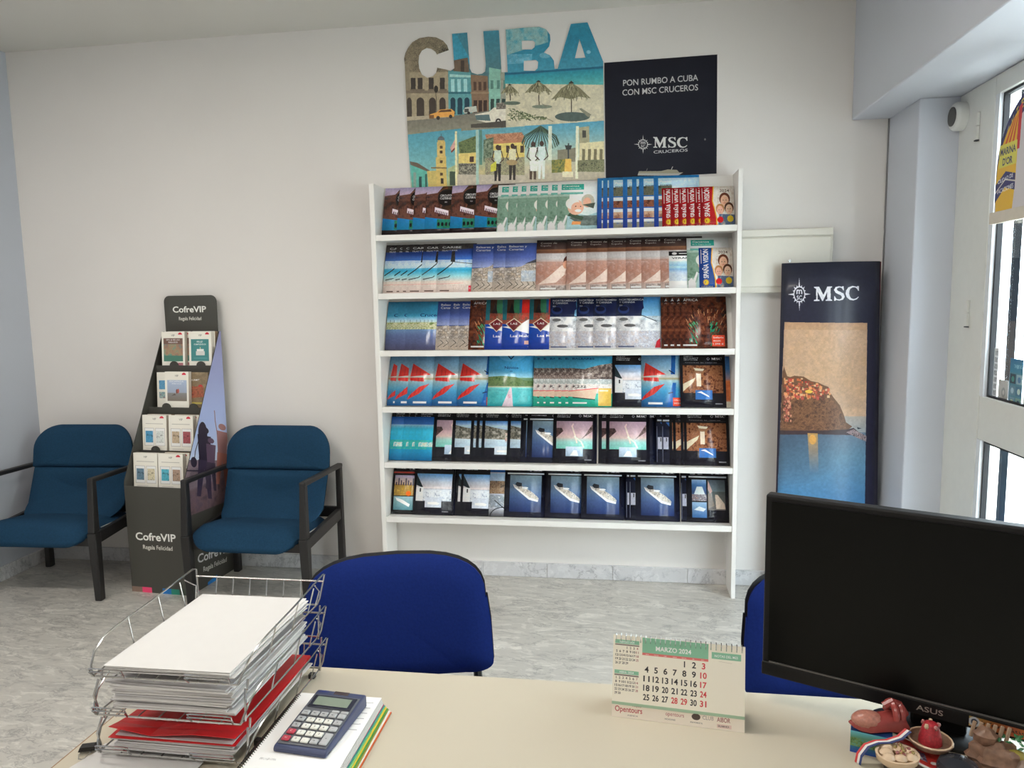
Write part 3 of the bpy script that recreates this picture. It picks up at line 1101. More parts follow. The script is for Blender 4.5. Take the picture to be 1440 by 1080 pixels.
def c_mscsea():
    c = msc_base(('NUEVO', 'MEDITERRÁNEO', 'INVIERNO 2024'))
    c.grad(R4(.06, .26, .94, .78), [(0, (150, 156, 170)), (.3, (190, 196, 206)), (.42, (196, 200, 206)), (.44, (150, 156, 170)), (.46, (206, 196, 196)), (.7, (190, 196, 210)), (1, (100, 150, 200))])
    c.poly([(.06, .56), (.24, .50), (.06, .76)], (50, 60, 66)); c.blot(R4(.24, .27, .94, .46), [(120, 130, 150), (226, 230, 234), (160, 170, 186)], 14, 4)
    c.rect(.06, .26, .24, .52, (216, 220, 226)); c.rect(.15, .43, .18, .50, (40, 40, 50)); c.rect(.29, .14, .70, .33, (190, 196, 206)); c.poly([(.36, .2), (.62, .19), (.66, .22), (.56, .25), (.36, .24)], (240, 240, 242)); c.rect(.72, .06, .88, .075, (150, 150, 156)); return c


def c_mscdesert():
    c = msc_base(('ORIENTE', 'MAR ROJO Y', 'EMIRATOS 2024')); c.rect(.06, .80, .94, .803, (120, 120, 126)); c.text('Cruceros de invierno', .12, .815, .015, (200, 200, 200), 0, .7)
    c.blot(R4(.06, .26, .94, .77), [(70, 40, 34), (150, 96, 66), (190, 140, 100), (100, 60, 46)], 16, 5, gain=3)
    c.poly([(.06, .28), (.3, .46), (.34, .54), (.2, .48), (.06, .42)], (226, 206, 180)); c.rect(.36, .38, .46, .66, (216, 200, 180)); c.ell(.41, .66, .1, .05, (150, 110, 84)); c.poly([(.3, .72), (.54, .7), (.5, .66), (.34, .67)], (224, 206, 184))
    c.rect(.33, .14, .70, .31, (60, 110, 170)); c.poly([(.36, .27), (.44, .26), (.64, .18), (.62, .21), (.46, .29)], (236, 240, 244)); c.rect(.76, .06, .92, .075, (150, 150, 156)); return c


def c_mscpink():
    c = msc_base(('CARIBE', 'ANTILLAS Y', 'BAHAMAS 2024'))
    c.grad(R4(.08, .27, .92, .79), [(0, (120, 190, 180)), (.25, (150, 196, 190)), (.4, (196, 176, 170)), (.55, (190, 160, 164)), (1, (176, 150, 164))])
    c.blot([(.08, .48), (.24, .6), (.2, .66), (.08, .66)], [(60, 50, 50), (120, 90, 90)], 8, 2); c.blot([(.66, .45), (.92, .6), (.92, .74), (.74, .52)], [(70, 60, 56), (170, 140, 140)], 6, 2)
    c.line([(.44, .7), (.52, .5), (.56, .38)], 8, (216, 200, 186)); c.line([(.5, .5), (.66, .4), (.72, .3)], 8, (206, 210, 196)); c.line([(.44, .68), (.47, .74)], 6, (226, 190, 186))
    c.grad(R4(.3, .13, .70, .31), [(0, (150, 170, 190)), (1, (190, 206, 224))]); c.poly([(.40, .14), (.48, .24), (.56, .24), (.60, .14)], (236, 240, 244)); c.rect(.74, .06, .9, .075, (150, 150, 156)); return c


def c_mscfjord():
    c = msc_base(('NORTE', 'FIORDOS', 'VERANO 2024'))
    c.grad(R4(.08, .27, .92, .79), [(0, (150, 176, 196)), (.3, (190, 206, 216)), (.5, (120, 150, 180)), (.8, (190, 210, 230)), (1, (70, 120, 180))])
    c.blot([(.08, .44), (.92, .42), (.92, .58), (.6, .62), (.3, .66), (.08, .7)], [(60, 64, 60), (120, 116, 104), (180, 176, 170)], 9, 3); c.blot(R4(.6, .38, .92, .56), [(150, 70, 60), (216, 210, 200), (96, 90, 84)], 8, 2); c.poly([(.08, .27), (.4, .42), (.92, .40), (.92, .27)], (180, 200, 214), .7)
    c.rect(.34, .14, .72, .30, (190, 200, 210)); c.poly([(.4, .19), (.66, .18), (.68, .23), (.4, .22)], (240, 242, 244)); return c


def c_mscship():
    c = msc_base(('NOVEDAD',), (40, 42, 58), False); msc_strip(c)
    c.grad(R4(.13, .10, .90, .79), [(0, (46, 60, 100)), (.4, (76, 98, 136)), (1, (130, 150, 160))])
    c.poly([(.2, .62), (.24, .56), (.6, .34), (.82, .30), (.84, .36), (.7, .46), (.4, .56)], (176, 172, 170)); c.poly([(.26, .62), (.3, .66), (.42, .64), (.42, .56), (.3, .58)], (44, 48, 56)); c.blot([(.26, .56), (.6, .38), (.8, .34), (.82, .38), (.66, .48), (.44, .58)], [(120, 116, 112), (216, 210, 200), (170, 160, 150)], 6, 4, gain=3); c.poly([(.2, .62), (.24, .55), (.6, .33), (.82, .29), (.83, .32), (.62, .37), (.28, .56)], (216, 216, 216)); c.ell(.5, .55, .08, .02, (220, 224, 226)); return c


def c_mscblue():
    c = msc_base(('OFERTA',), (34, 38, 56), False); c.rect(.03, .80, .3, .83, (200, 206, 216))
    c.grad([(.1, .5), (.7, .4), (.7, .78), (.1, .78)], [(0, (90, 140, 190)), (1, (60, 110, 180))]); c.poly([(.0, .78), (.1, .78), (.7, .2), (.0, .45)], (34, 40, 60)); c.rect(.04, .28, .16, .5, (180, 184, 200)); c.rect(.1, .42, .12, .49, (40, 40, 50)); c.line([(.02, .05), (.02, .7)], 4, (110, 116, 136)); c.line([(.22, .1), (.22, .7)], 3, (90, 96, 116)); return c


def c_msclion():
    c = msc_base(('CIUDADES',), (36, 36, 40), False); c.rect(.02, .80, .98, .83, (170, 70, 60)); c.blot(R4(.08, .36, .86, .74), [(196, 160, 60), (150, 120, 70), (216, 180, 80)], 14, 3); c.grad(R4(.08, .58, .86, .76), [(0, (200, 176, 150)), (1, (170, 160, 190))])
    for k in range(8):
        c.rect(.12 + k * .09, .56, .17 + k * .09, .62 + .08 * ((k * 5) % 3) / 2, (84, 74, 90))
    c.ell(.62, .40, .1, .05, (216, 110, 40)); c.grad(R4(.08, .08, .86, .34), [(0, (96, 140, 150)), (1, (150, 180, 186))]); c.poly([(.14, .32), (.2, .26), (.66, .14), (.7, .19), (.4, .28)], (226, 226, 226)); return c


def c_mscmulti():
    c = msc_base(('VARIOS', 'DESTINOS', '2024 - 2025')); msc_strip(c)
    c.grad(R4(.13, .38, .48, .77), [(0, (180, 180, 190)), (.4, (60, 84, 120)), (.75, (80, 120, 170)), (1, (160, 190, 220))]); c.poly([(.15, .44), (.25, .64), (.38, .64), (.47, .44)], (206, 220, 232)); c.blot(R4(.13, .38, .48, .5), [(216, 214, 214), (90, 90, 104), (190, 160, 150)], 7, 3)
    c.grad(R4(.13, .08, .48, .36), [(0, (70, 110, 160)), (.5, (110, 140, 176)), (1, (150, 180, 206))]); c.poly([(.17, .22), (.3, .28), (.46, .24), (.4, .19)], (206, 214, 224))
    c.grad(R4(.51, .22, .92, .77), [(0, (110, 104, 100)), (.6, (96, 104, 104)), (.62, (120, 134, 140)), (1, (96, 106, 116))]); c.poly([(.7, .24), (.92, .24), (.90, .34), (.74, .5), (.68, .5)], (206, 190, 176)); c.poly([(.51, .5), (.6, .6), (.6, .5), (.66, .3), (.51, .24)], (130, 120, 110)); c.poly([(.52, .76), (.62, .56), (.56, .52), (.51, .6)], (200, 160, 150)); return c


def c_turq():
    c = Cv(210, 280, col=(40, 130, 180))
    c.grad(SQ, [(0, (30, 110, 160)), (.3, (40, 160, 196)), (.62, (60, 176, 206)), (.70, (150, 190, 216)), (.72, (60, 110, 176)), (.86, (40, 90, 160)), (.87, (34, 34, 40)), (1, (30, 30, 36))])
    c.blot(R4(0, .22, 1, .40), [(40, 150, 190), (60, 176, 150), (120, 196, 170)], 12, 3, .7); c.blot(R4(.1, .27, .5, .36), [(216, 190, 160), (240, 236, 230), (60, 150, 160)], 8, 5, .8); c.text('CRUCEROS', .12, .91, .03, (220, 220, 226), 1, .3); c.text('Caribe', .12, .87, .022, (200, 200, 206), 0, .25); return c


def c_bike():
    c = Cv(150, 290, col=(180, 186, 196)); c.rect(0, .82, 1, 1, (44, 84, 140)); c.text('Vuelta al mundo', .2, .93, .025, W, 0, .6)
    c.grad(R4(0, .42, 1, .8), [(0, (150, 140, 130)), (.6, (170, 186, 206)), (1, (150, 180, 210))]); c.blot(R4(0, .42, 1, .66), [(90, 66, 50), (196, 170, 140), (60, 50, 46)], 9, 3, gain=3); c.blot(R4(0, .16, 1, .40), [(190, 200, 214), (120, 130, 140), (216, 220, 226)], 14, 4)
    c.grad(R4(0, 0, 1, .16), [(0, (90, 90, 96)), (1, (190, 196, 206))])
    for k in range(26):
        a, b = PI * k / 26, PI * (k + 1) / 26
        c.line([(.55 + .5 * math.cos(a), .0 + .17 * math.sin(a)), (.55 + .5 * math.cos(b), .0 + .17 * math.sin(b))], 4, (40, 42, 46))
    c.line([(.2, .3), (.6, .14), (.7, .1)], 4, (40, 42, 46)); return c


def c_orange():
    c = Cv(220, 280, col=(196, 110, 70)); c.grad(SQ, [(0, (226, 220, 206)), (.1, (216, 206, 190)), (.14, (190, 110, 70)), (.5, (216, 130, 80)), (.55, (150, 130, 140)), (.75, (84, 130, 180)), (1, (60, 110, 170))]); c.blot(R4(0, .14, 1, .5), [(170, 90, 60), (226, 150, 96)], 20, 2, .6); c.text('Marruecos', .1, .86, .06, W, 1, .6); return c


KINDS = {  # painter, width, height, description, group
    'canyon': (c_canyon, .205, .280, 'brown canyon'), 'senior': (c_senior, .205, .272, 'pale green elderly couple'),
    'pueblos': (c_pueblos, .225, .290, 'blue framed village photo'), 'espred': (c_espana((176, 40, 46), (150, 34, 42)), .165, .215, 'small red spined family'),
    'espblue': (c_espana((44, 84, 150), (40, 70, 136)), .165, .215, 'small blue spined family'), 'palm': (c_palm, .205, .280, 'blue beach and leaning palm'),
    'baleares': (c_baleares, .205, .272, 'violet sky white village'), 'couple': (c_couple, .21, .285, 'dusky brown beach couple'),
    'verano': (c_verano, .14, .20, 'white striped sea summer'), 'cruceros': (c_cruceros, .208, .275, 'blue river and green shore'),
    'africa': (c_africa, .232, .278, 'dark brown feathered portrait'), 'maldivas': (c_maldivas, .22, .278, 'royal blue and red diamond badge'),
    'norte': (c_norte, .225, .282, 'snowy navy and white mountain'), 'sail': (c_sail, .215, .278, 'red sail on blue sea'),
    'novios': (c_novios, .245, .280, 'turquoise lagoon jetty honeymoon'), 'boats': (c_boats, .229, .275, 'rowing boats in green harbour'),
    'mscsea': (c_mscsea, .226, .288, 'black cruise with grey coast photo'), 'mscdesert': (c_mscdesert, .228, .288, 'black cruise with desert temple photo'),
    'mscpink': (c_mscpink, .226, .285, 'black cruise with pink beach photo'), 'mscfjord': (c_mscfjord, .212, .282, 'black cruise with fjord village photo'),
    'mscship': (c_mscship, .222, .285, 'navy cruise with white liner photo'), 'mscblue': (c_mscblue, .21, .285, 'plain navy cruise'),
    'msclion': (c_msclion, .15, .28, 'black cruise with yellow city photo'), 'mscmulti': (c_mscmulti, .214, .285, 'black cruise with three small photos'),
    'turq': (c_turq, .21, .28, 'turquoise sea black topped'), 'bike': (c_bike, .145, .290, 'narrow town and bicycle wheel'), 'orange': (c_orange, .19, .27, 'orange desert dune'),
}
T_BRO = .0018


def brochure_mesh(kind):
    fn, w, h, _ = KINDS[kind]
    mt = printed('cover_' + fn.__name__[2:] if kind not in ('espred', 'espblue') else 'cover_family_' + kind[3:], fn(), 1.13, .24, .28, .25, .10, 1.18)
    g = G()
    n = 8
    bow = .006
    fr, bk = [], []
    for i in range(n + 1):
        v = i / n
        y = -bow * math.sin(PI * min(1.0, h * v / .285))
        for xx in (0, w):
            fr.append((xx, y - T_BRO, h * v)); bk.append((xx, y, h * v))
    fs, uv = [], []
    for i in range(n):
        a = 2 * i
        fs.append((a, a + 1, a + 3, a + 2)); uv.append([(0, i / n), (1, i / n), (1, (i + 1) / n), (0, (i + 1) / n)])
    g.add(fr + bk, fs, 0, uv)
    o = len(fr)
    side = []
    for i in range(n):
        a = 2 * i
        side += [(o + a + 2, o + a + 3, o + a + 1, o + a), (a + 1, o + a + 1, o + a + 3, a + 3)]
        g.uv[len(g.f)] = [(.004, (i + 1) / n), (.004, (i + 1) / n), (.004, i / n), (.004, i / n)]   # folded spine shows the cover
        g.f.append([a + 2, o + a + 2, o + a, a]); g.mi.append(0)
    side += [(0, o, o + 1, 1), (2 * n + 1, o + 2 * n + 1, o + 2 * n, 2 * n)]
    for f in side:
        g.f.append(list(f)); g.mi.append(1)
    ob = g.build('brochure', [mt, m_page], smooth=False)
    me = ob.data
    for p in me.polygons:
        p.use_smooth = p.material_index == 0
    return ob


# ------------------------------------------------------------------ brochure rack
F0 = D - .1996
ZS = [1.8661 - .3 * i for i in range(6)]
XA, XB = -1.2613, .5513
rack = empty('brochure_rack', (0, F0, 0), label='wide white six shelf brochure rack against the back wall', cat='rack')
LEAN = math.radians(21.5)
for nm, a, b_ in (('side_panel', -1.2875, XA), ('side_panel', XB, .5727)):
    g = G(); g.box(a, b_, 0, .182, 0, 2.1414); g.build(nm, m_rack, rack, bevel=.0015, segs=1)
for i, z in enumerate(ZS):
    g = G(); g.prism([(.004, z - .016), (.190, z - .012), (.190, z + .008), (.020, z + .008), (.016, z + .014), (.004, z + .014)], XA + .0003, XB - .0003, 'x')
    g.build('shelf_board', m_rack, rack, bevel=.001, segs=1)
    y0, z0 = .078, z + .009
    L = .272 if i else .282
    dy, dz = math.sin(LEAN), math.cos(LEAN)
    g = G(); g.prism([(y0, z0), (y0 + .008, z0), (y0 + .008 + dy * L, z0 + dz * L), (y0 + dy * L, z0 + dz * L)], XA + .0003, XB - .0003, 'x')
    g.build('back_board', m_rack, rack)

ROWS = [
    [('canyon', -1.252), ('canyon', -1.171), ('canyon', -1.086), ('canyon', -1.021), ('canyon', -0.885), ('canyon', -0.755), ('senior', -0.638), ('senior', -0.582), ('senior', -0.535), ('senior', -0.49), ('senior', -0.432), ('senior', -0.377), ('senior', -0.327), ('pueblos', -0.124), ('pueblos', -0.095), ('pueblos', -0.065), ('pueblos', 0.005), ('pueblos', 0.051), ('pueblos', 0.086), ('pueblos', 0.159), ('espred', 0.198), ('espred', 0.239), ('espred', 0.277), ('espred', 0.315), ('espred', 0.355), ('espred', 0.383)],
    [('palm', -1.257), ('palm', -1.201), ('palm', -1.166), ('palm', -1.128), ('palm', -1.05), ('palm', -0.966), ('baleares', -0.779), ('baleares', -0.666), ('baleares', -0.603), ('couple', -0.44), ('couple', -0.282), ('couple', -0.181), ('couple', -0.073), ('couple', 0.02), ('couple', 0.098), ('couple', 0.193), ('verano', 0.235), ('senior', 0.325), ('espblue', 0.383)],
    [('cruceros', -1.257), ('cruceros', -1.199), ('cruceros', -1.146), ('cruceros', -1.11), ('baleares', -0.978), ('baleares', -0.909), ('baleares', -0.859), ('africa', -0.801), ('maldivas', -0.714), ('maldivas', -0.623), ('maldivas', -0.481), ('norte', -0.373), ('norte', -0.233), ('norte', -0.146), ('norte', -0.027), ('africa', 0.198), ('africa', 0.23), ('africa', 0.262), ('africa', 0.292)],
    [('sail', -1.257), ('sail', -1.213), ('sail', -1.146), ('sail', -1.007), ('sail', -0.87), ('novios', -0.705), ('boats', -0.462), ('boats', -0.429), ('boats', -0.395), ('boats', -0.35), ('boats', -0.313), ('boats', -0.276), ('mscsea', -0.049), ('sail', 0.1), ('orange', 0.356), ('mscdesert', 0.296)],
    [('turq', -1.257), ('turq', -1.186), ('turq', -1.151), ('turq', -1.115), ('mscpink', -1.016), ('mscfjord', -0.91), ('mscfjord', -0.808), ('mscfjord', -0.777), ('mscfjord', -0.746), ('mscfjord', -0.607), ('mscship', -0.535), ('mscship', -0.501), ('mscblue', -0.34), ('mscpink', -0.361), ('mscpink', -0.122), ('mscblue', -0.02), ('mscpink', -0.082), ('mscblue', 0.177), ('mscblue', 0.206), ('mscdesert', 0.245), ('mscdesert', 0.263), ('mscdesert', 0.302), ('mscdesert', 0.318)],
    [('msclion', -1.257), ('mscblue', -1.10), ('mscsea', -1.133), ('mscsea', -0.898), ('mscsea', -0.87), ('bike', -0.71), ('mscship', -0.628), ('mscship', -0.406), ('mscblue', -0.185), ('mscship', -0.213), ('mscblue', 0.021), ('mscblue', 0.039), ('mscblue', 0.09), ('mscship', 0.071), ('mscblue', 0.305), ('mscmulti', 0.334)]]
SHELF_WORD = ['the top shelf', 'the second shelf', 'the third shelf', 'the fourth shelf', 'the fifth shelf', 'the bottom shelf']
ORD = ['first', 'second', 'third', 'fourth', 'fifth', 'sixth', 'seventh']
proto = {}
YAW = .030
for i, row in enumerate(ROWS):
    done = []
    cnt, seen = {}, {}
    for k, _ in row:
        cnt[k] = cnt.get(k, 0) + 1
    for k, x in row:
        fn, w, h, desc = KINDS[k]
        d = 0.0
        for (xj, wj, dj) in done:
            if xj + wj > x + .001:
                d = max(d, dj + (T_BRO + .0006) - math.tan(YAW) * (x - xj))
        done.append((x, w, d))
        if k not in proto:
            proto[k] = brochure_mesh(k); o = proto[k]
        else:
            o = proto[k].copy(); COL.objects.link(o)
        # bottom edge stands on the shelf behind its lip, the cover leans on the sloped board
        base = F0 + .078 - .0005 - math.tan(YAW) * .245 - d - .002
        o.matrix_world = Matrix.Translation((x, base, ZS[i] + .0122)) @ Matrix.Rotation(-LEAN, 4, 'X') @ Matrix.Rotation(YAW, 4, 'Z')
        n = seen.get(k, 0); seen[k] = n + 1
        if cnt[k] == 1:
            lab = '%s brochure on %s' % (desc, SHELF_WORD[i])
        elif n == cnt[k] - 1:
            lab = 'frontmost %s brochure of its fan on %s' % (desc, SHELF_WORD[i])
        else:
            lab = '%s %s brochure from the left on %s' % (ORD[n], desc, SHELF_WORD[i])
        tag(o, lab, 'brochure', '%s brochures on %s' % (desc, SHELF_WORD[i]))

# ------------------------------------------------------------------ wall posters
def wall_canvas(aff, bx, w, h, col):
    """canvas over the board's own rectangle bx = (x0, z0, x1, z1); aff turns drawing units into board units"""
    A = np.array(aff)
    sx, sz = w / (bx[2] - bx[0]), h / (bx[3] - bx[1])
    M2 = np.array([[A[0, 0] * sx, A[0, 1] * sx, (A[0, 2] - bx[0]) * sx], [A[1, 0] * sz, A[1, 1] * sz, (A[1, 2] - bx[1]) * sz]])
    return Cv(w, h, col=col, aff=M2)


AFF_CUBA = [[0.0037404, -6.59e-05, -3.2558497], [-0.000197, -0.0035643, 3.2051098]]
AFF_NAVY = [[0.0035344, 2.31e-05, -3.0966914], [-0.0001813, -0.003473, 3.1792823]]
BX = (-1.145, 2.13, -.08, 2.935)


def paint_cuba():
    c = wall_canvas(AFF_CUBA, BX, 852, 644, (150, 150, 140))
    rnd = random.Random(3)
    # street
    c.grad([(566, 20), (720, 20), (718, 185), (570, 190)], [(0, (96, 96, 86)), (1, (60, 132, 156))])
    c.poly([(560, 40), (634, 40), (634, 165), (564, 170)], (150, 138, 116))
    c.blot([(560, 40), (634, 40), (632, 100), (562, 100)], [(54, 50, 46), (160, 148, 124), (90, 82, 70), (140, 128, 108)], 30, 4, gain=3)
    c.poly([(634, 40), (640, 40), (662, 80), (664, 88), (634, 96)], (62, 138, 160))
    c.poly([(638, 84), (660, 80), (662, 100), (640, 102)], (104, 88, 74)); c.rect(650, 84, 655, 100, (70, 60, 54))
    c.poly([(632, 98), (664, 101), (666, 160), (632, 162)], (90, 142, 146)); c.poly([(634, 103), (666, 105), (666, 108), (634, 107)], (150, 186, 182))
    c.poly([(664, 104), (688, 106), (690, 158), (666, 160)], (122, 100, 82)); c.poly([(690, 94), (706, 97), (706, 158), (690, 158)], (126, 168, 154)); c.poly([(706, 96), (720, 98), (720, 158), (706, 158)], (138, 140, 128))
    c.poly([(562, 88), (576, 88), (578, 160), (564, 160)], (132, 122, 104))
    for k, x in enumerate((578, 588, 604, 620)):
        c.rect(x, 108, x + 7, 124, (60, 54, 50)); c.rect(x - 1, 124, x + 10, 128, (110, 100, 86))
    c.rect(566, 126, 632, 130, (116, 106, 92))
    for x, wd in ((572, 7), (586, 11), (604, 10), (619, 9)):
        c.rect(x, 142, x + wd, 166, (66, 58, 52)); c.ell(x + wd / 2, 142, wd / 2, 6, (66, 58, 52))
    for k in range(3):
        c.rect(636 + k * 9, 110, 641 + k * 9, 128, (150, 190, 190)); c.rect(635 + k * 10, 140, 642 + k * 10, 160, (30, 62, 76)); c.ell(638.5 + k * 10, 140, 3.5, 4, (30, 62, 76))
        c.rect(668 + k * 7, 114, 672 + k * 7, 126, (80, 62, 52)); c.rect(668 + k * 7, 140, 673 + k * 7, 158, (60, 44, 38))
        c.rect(692 + k * 9, 112, 696 + k * 9, 124, (84, 120, 112)); c.rect(692 + k * 8, 138, 697 + k * 8, 156, (44, 66, 62))
    c.rect(632, 128, 664, 131, (50, 100, 110)); c.rect(664, 128, 690, 131, (140, 118, 96)); c.line([(614, 122), (615, 160)], 2, (40, 38, 36)); c.ell(614.5, 124, 3, 5, (46, 44, 40))
    c.grad([(564, 168), (640, 162), (720, 150), (720, 182), (568, 190)], [(0, (130, 126, 112)), (1, (104, 102, 94))]); c.poly([(564, 164), (632, 160), (632, 164), (564, 170)], (160, 150, 130))
    # yellow car, white van, white open car
    c.poly([(605, 160), (607, 165), (640, 163), (641, 156), (636, 152), (620, 153), (615, 157)], (206, 150, 80)); c.poly([(617, 157), (621, 154), (635, 153), (637, 156)], (90, 66, 46)); c.ell(617, 165, 2.6, 2.8, (50, 44, 40)); c.ell(635, 163, 2.4, 2.6, (50, 44, 40)); c.rect(604, 161, 611, 166, (120, 84, 50))
    c.poly([(653, 155), (656, 150), (672, 148), (673, 156), (655, 159)], (170, 172, 164)); c.rect(655, 152, 661, 157, (70, 72, 70)); c.ell(661, 158, 2, 2, (40, 40, 40))
    c.poly([(670, 160), (690, 156), (697, 150), (716, 152), (720, 160), (718, 168), (700, 170), (688, 172), (672, 168)], (196, 190, 176)); c.poly([(670, 161), (690, 160), (692, 169), (672, 168)], (84, 104, 106)); c.ell(703, 170, 4, 4.5, (50, 46, 44)); c.ell(703, 170, 2, 2.2, (180, 176, 168)); c.poly([(664, 174), (720, 168), (720, 178), (664, 179)], (74, 70, 64))
    c.blot([(700, 144), (716, 142), (716, 152), (700, 153)], [(70, 66, 60), (160, 150, 140)], 4, 3)
    # beach
    c.grad([(710, 15), (856, 15), (856, 98), (712, 104)], [(0, (66, 132, 152)), (.5, (40, 118, 142)), (1, (60, 134, 156))])
    c.blot([(710, 36), (770, 36), (772, 60), (712, 78)], [(120, 158, 158), (150, 170, 164), (70, 138, 154)], 26, 6, .9); c.blot([(712, 76), (750, 76), (750, 88), (712, 90)], [(70, 136, 158), (134, 172, 184)], 14, 2, .8); c.ell(768, 78, 8, 4, (120, 162, 176), .6); c.ell(827, 74, 3, 2.5, (140, 178, 188), .7)
    c.poly([(712, 102), (856, 93), (856, 96), (712, 105)], (26, 92, 116)); c.grad([(712, 105), (856, 96), (856, 119), (712, 117)], [(0, (90, 160, 156)), (1, (36, 124, 142))])
    c.poly([(713, 117), (856, 119), (856, 177), (714, 180)], (182, 176, 154)); c.blot([(714, 148), (850, 148), (850, 177), (714, 180)], [(170, 164, 144), (190, 184, 162)], 30, 5, .8)

    def parasol(x, y, rx, ry, tr):
        c.line([(x, y), (x + 1, y + tr)], 4, (64, 56, 46))
        c.poly([(x - rx, y + ry), (x - rx * .5, y - ry * .2), (x, y - ry * .8), (x + rx * .45, y - ry * .2), (x + rx, y + ry * .9), (x + rx * .4, y + ry * .7), (x, y + ry), (x - rx * .5, y + ry * .75)], (116, 112, 88))
        for k in range(60):
            a = rnd.uniform(-1, 1)
            q = rnd.random()
            xx, yy = x + rx * a * q, y - ry * .7 + q * ry * 1.6
            c.line([(xx, yy), (xx + a * 2, yy + 4)], 2, rnd.choice([(90, 88, 66), (150, 146, 118), (70, 68, 54), (166, 160, 132)]))
        c.poly([(x - 4, y - ry * .7), (x + 4, y - ry * .7), (x, y - ry)], (50, 50, 44))
    parasol(719, 124, 13, 7, 16); parasol(759, 121, 19, 9, 25); parasol(804, 126, 27, 13, 40)
    c.ell(722, 144, 12, 2.6, (92, 104, 92)); c.ell(764, 149, 14, 2.6, (112, 120, 106)); c.ell(806, 163, 24, 6.5, (74, 88, 84)); c.poly([(815, 152), (818, 151), (832, 160), (828, 164)], (120, 120, 104)); c.line([(764, 145), (772, 149)], 3, (120, 116, 100))
    for k in range(170):
        t = rnd.random()
        x, y = 717 + t * 52, 150 + t * 15 + rnd.uniform(0, 18) * (1 - t)
        c.line([(x, y), (x + rnd.uniform(-3, 5), y + rnd.uniform(-1, 3))], 3, rnd.choice([(70, 82, 56), (96, 106, 74), (56, 66, 46), (120, 126, 96)]))
    c.line([(768, 164), (780, 170)], 2, (110, 104, 84))
    # three town photos below
    c.grad([(566, 190), (650, 180), (650, 270), (570, 270)], [(0, (160, 164, 136)), (.4, (110, 158, 160)), (1, (76, 138, 156))])
    c.poly([(576, 230), (602, 242), (602, 270), (578, 270)], (86, 156, 144)); c.poly([(575, 228), (586, 230), (604, 241), (602, 243), (576, 233)], (92, 80, 70)); c.rect(580, 244, 584, 266, (120, 140, 132)); c.rect(588, 250, 592, 266, (36, 66, 66)); c.rect(597, 246, 600, 266, (50, 90, 86))
    c.poly([(600, 242), (628, 240), (630, 270), (602, 270)], (176, 158, 96)); c.poly([(613, 222), (628, 220), (629, 270), (614, 270)], (184, 162, 98)); c.poly([(615, 200), (627, 199), (627, 222), (615, 223)], (190, 166, 104)); c.ell(621, 197, 5, 6, (84, 90, 96)); c.poly([(616, 197), (626, 197), (626, 204), (616, 204)], (180, 158, 100)); c.line([(621, 188), (621, 193)], 2, (70, 70, 70)); c.rect(606, 236, 629, 238, (120, 100, 66))
    for y in (205, 212, 226, 244):
        c.rect(619, y, 623, y + 4, (80, 62, 46))
    c.rect(620, 252, 624, 260, (50, 40, 36)); c.poly([(630, 238), (642, 232), (642, 270), (630, 270)], (150, 160, 120)); c.rect(633, 242, 641, 262, (60, 76, 62)); c.poly([(634, 208), (643, 192), (643, 205), (636, 213)], (190, 150, 140)); c.poly([(635, 213), (644, 204), (644, 207), (636, 215)], (120, 60, 48))
    c.rect(641, 184, 644, 270, (206, 196, 158))
    c.grad([(644, 184), (745, 176), (745, 270), (644, 270)], [(0, (150, 146, 130)), (.35, (170, 160, 120)), (.6, (120, 150, 140)), (1, (90, 148, 164))])
    c.blot([(646, 200), (672, 190), (672, 216), (648, 220)], [(50, 66, 44), (110, 120, 80), (76, 92, 60)], 6, 3); c.poly([(646, 216), (672, 214), (672, 232), (646, 232)], (196, 176, 110)); c.rect(662, 220, 668, 228, (70, 46, 40))
    c.blot([(646, 230), (672, 230), (672, 246), (646, 246)], [(60, 60, 56), (150, 146, 130)], 4, 4, gain=3); c.poly([(644, 246), (740, 246), (740, 270), (644, 270)], (168, 160, 146))
    c.rect(671, 182, 675, 262, (150, 176, 168)); c.rect(676, 182, 680, 232, (84, 120, 110)); c.poly([(684, 190), (736, 186), (744, 196), (744, 200), (690, 202)], (166, 118, 90)); c.blot([(684, 188), (736, 185), (742, 195), (690, 199)], [(130, 84, 64), (190, 146, 116)], 4, 5, .8)
    c.poly([(690, 202), (742, 199), (742, 222), (690, 222)], (196, 178, 106))
    for x in (702, 714, 724, 734):
        c.rect(x, 204, x + 5, 214, (70, 56, 48))
    c.blot([(682, 196), (696, 192), (696, 226), (682, 228)], [(60, 76, 60), (140, 150, 130)], 6, 8); c.blot([(684, 222), (745, 220), (745, 246), (684, 246)], [(150, 130, 110), (90, 96, 84), (190, 178, 140), (70, 80, 66)], 8, 9)
    sk = (66, 50, 42)

    def person(x, y, h, shirt, trousers):
        c.ell(x, y - h * .93, h * .055, h * .07, sk); c.poly([(x - h * .1, y - h * .85), (x + h * .1, y - h * .85), (x + h * .085, y - h * .48), (x - h * .085, y - h * .48)], shirt)
        c.line([(x - h * .1, y - h * .83), (x - h * .16, y - h * .6), (x - h * .06, y - h * .5)], 4, sk); c.line([(x + h * .1, y - h * .83), (x + h * .16, y - h * .6), (x + h * .06, y - h * .5)], 4, sk)
        c.poly([(x - h * .09, y - h * .48), (x + h * .09, y - h * .48), (x + h * .08, y), (x + h * .02, y), (x, y - h * .4), (x - h * .03, y), (x - h * .09, y)], trousers)
    person(702, 255, 52, (180, 190, 176), (40, 36, 40)); person(723, 253, 52, (196, 190, 160), (50, 44, 40)); c.ell(722, 228, 8, 4, (150, 130, 96)); c.poly([(692, 232), (700, 226), (700, 240), (692, 242)], (180, 176, 70))
    c.grad([(740, 176), (856, 168), (856, 270), (740, 270)], [(0, (150, 146, 128)), (.4, (176, 170, 146)), (.62, (150, 170, 160)), (1, (76, 140, 164))])
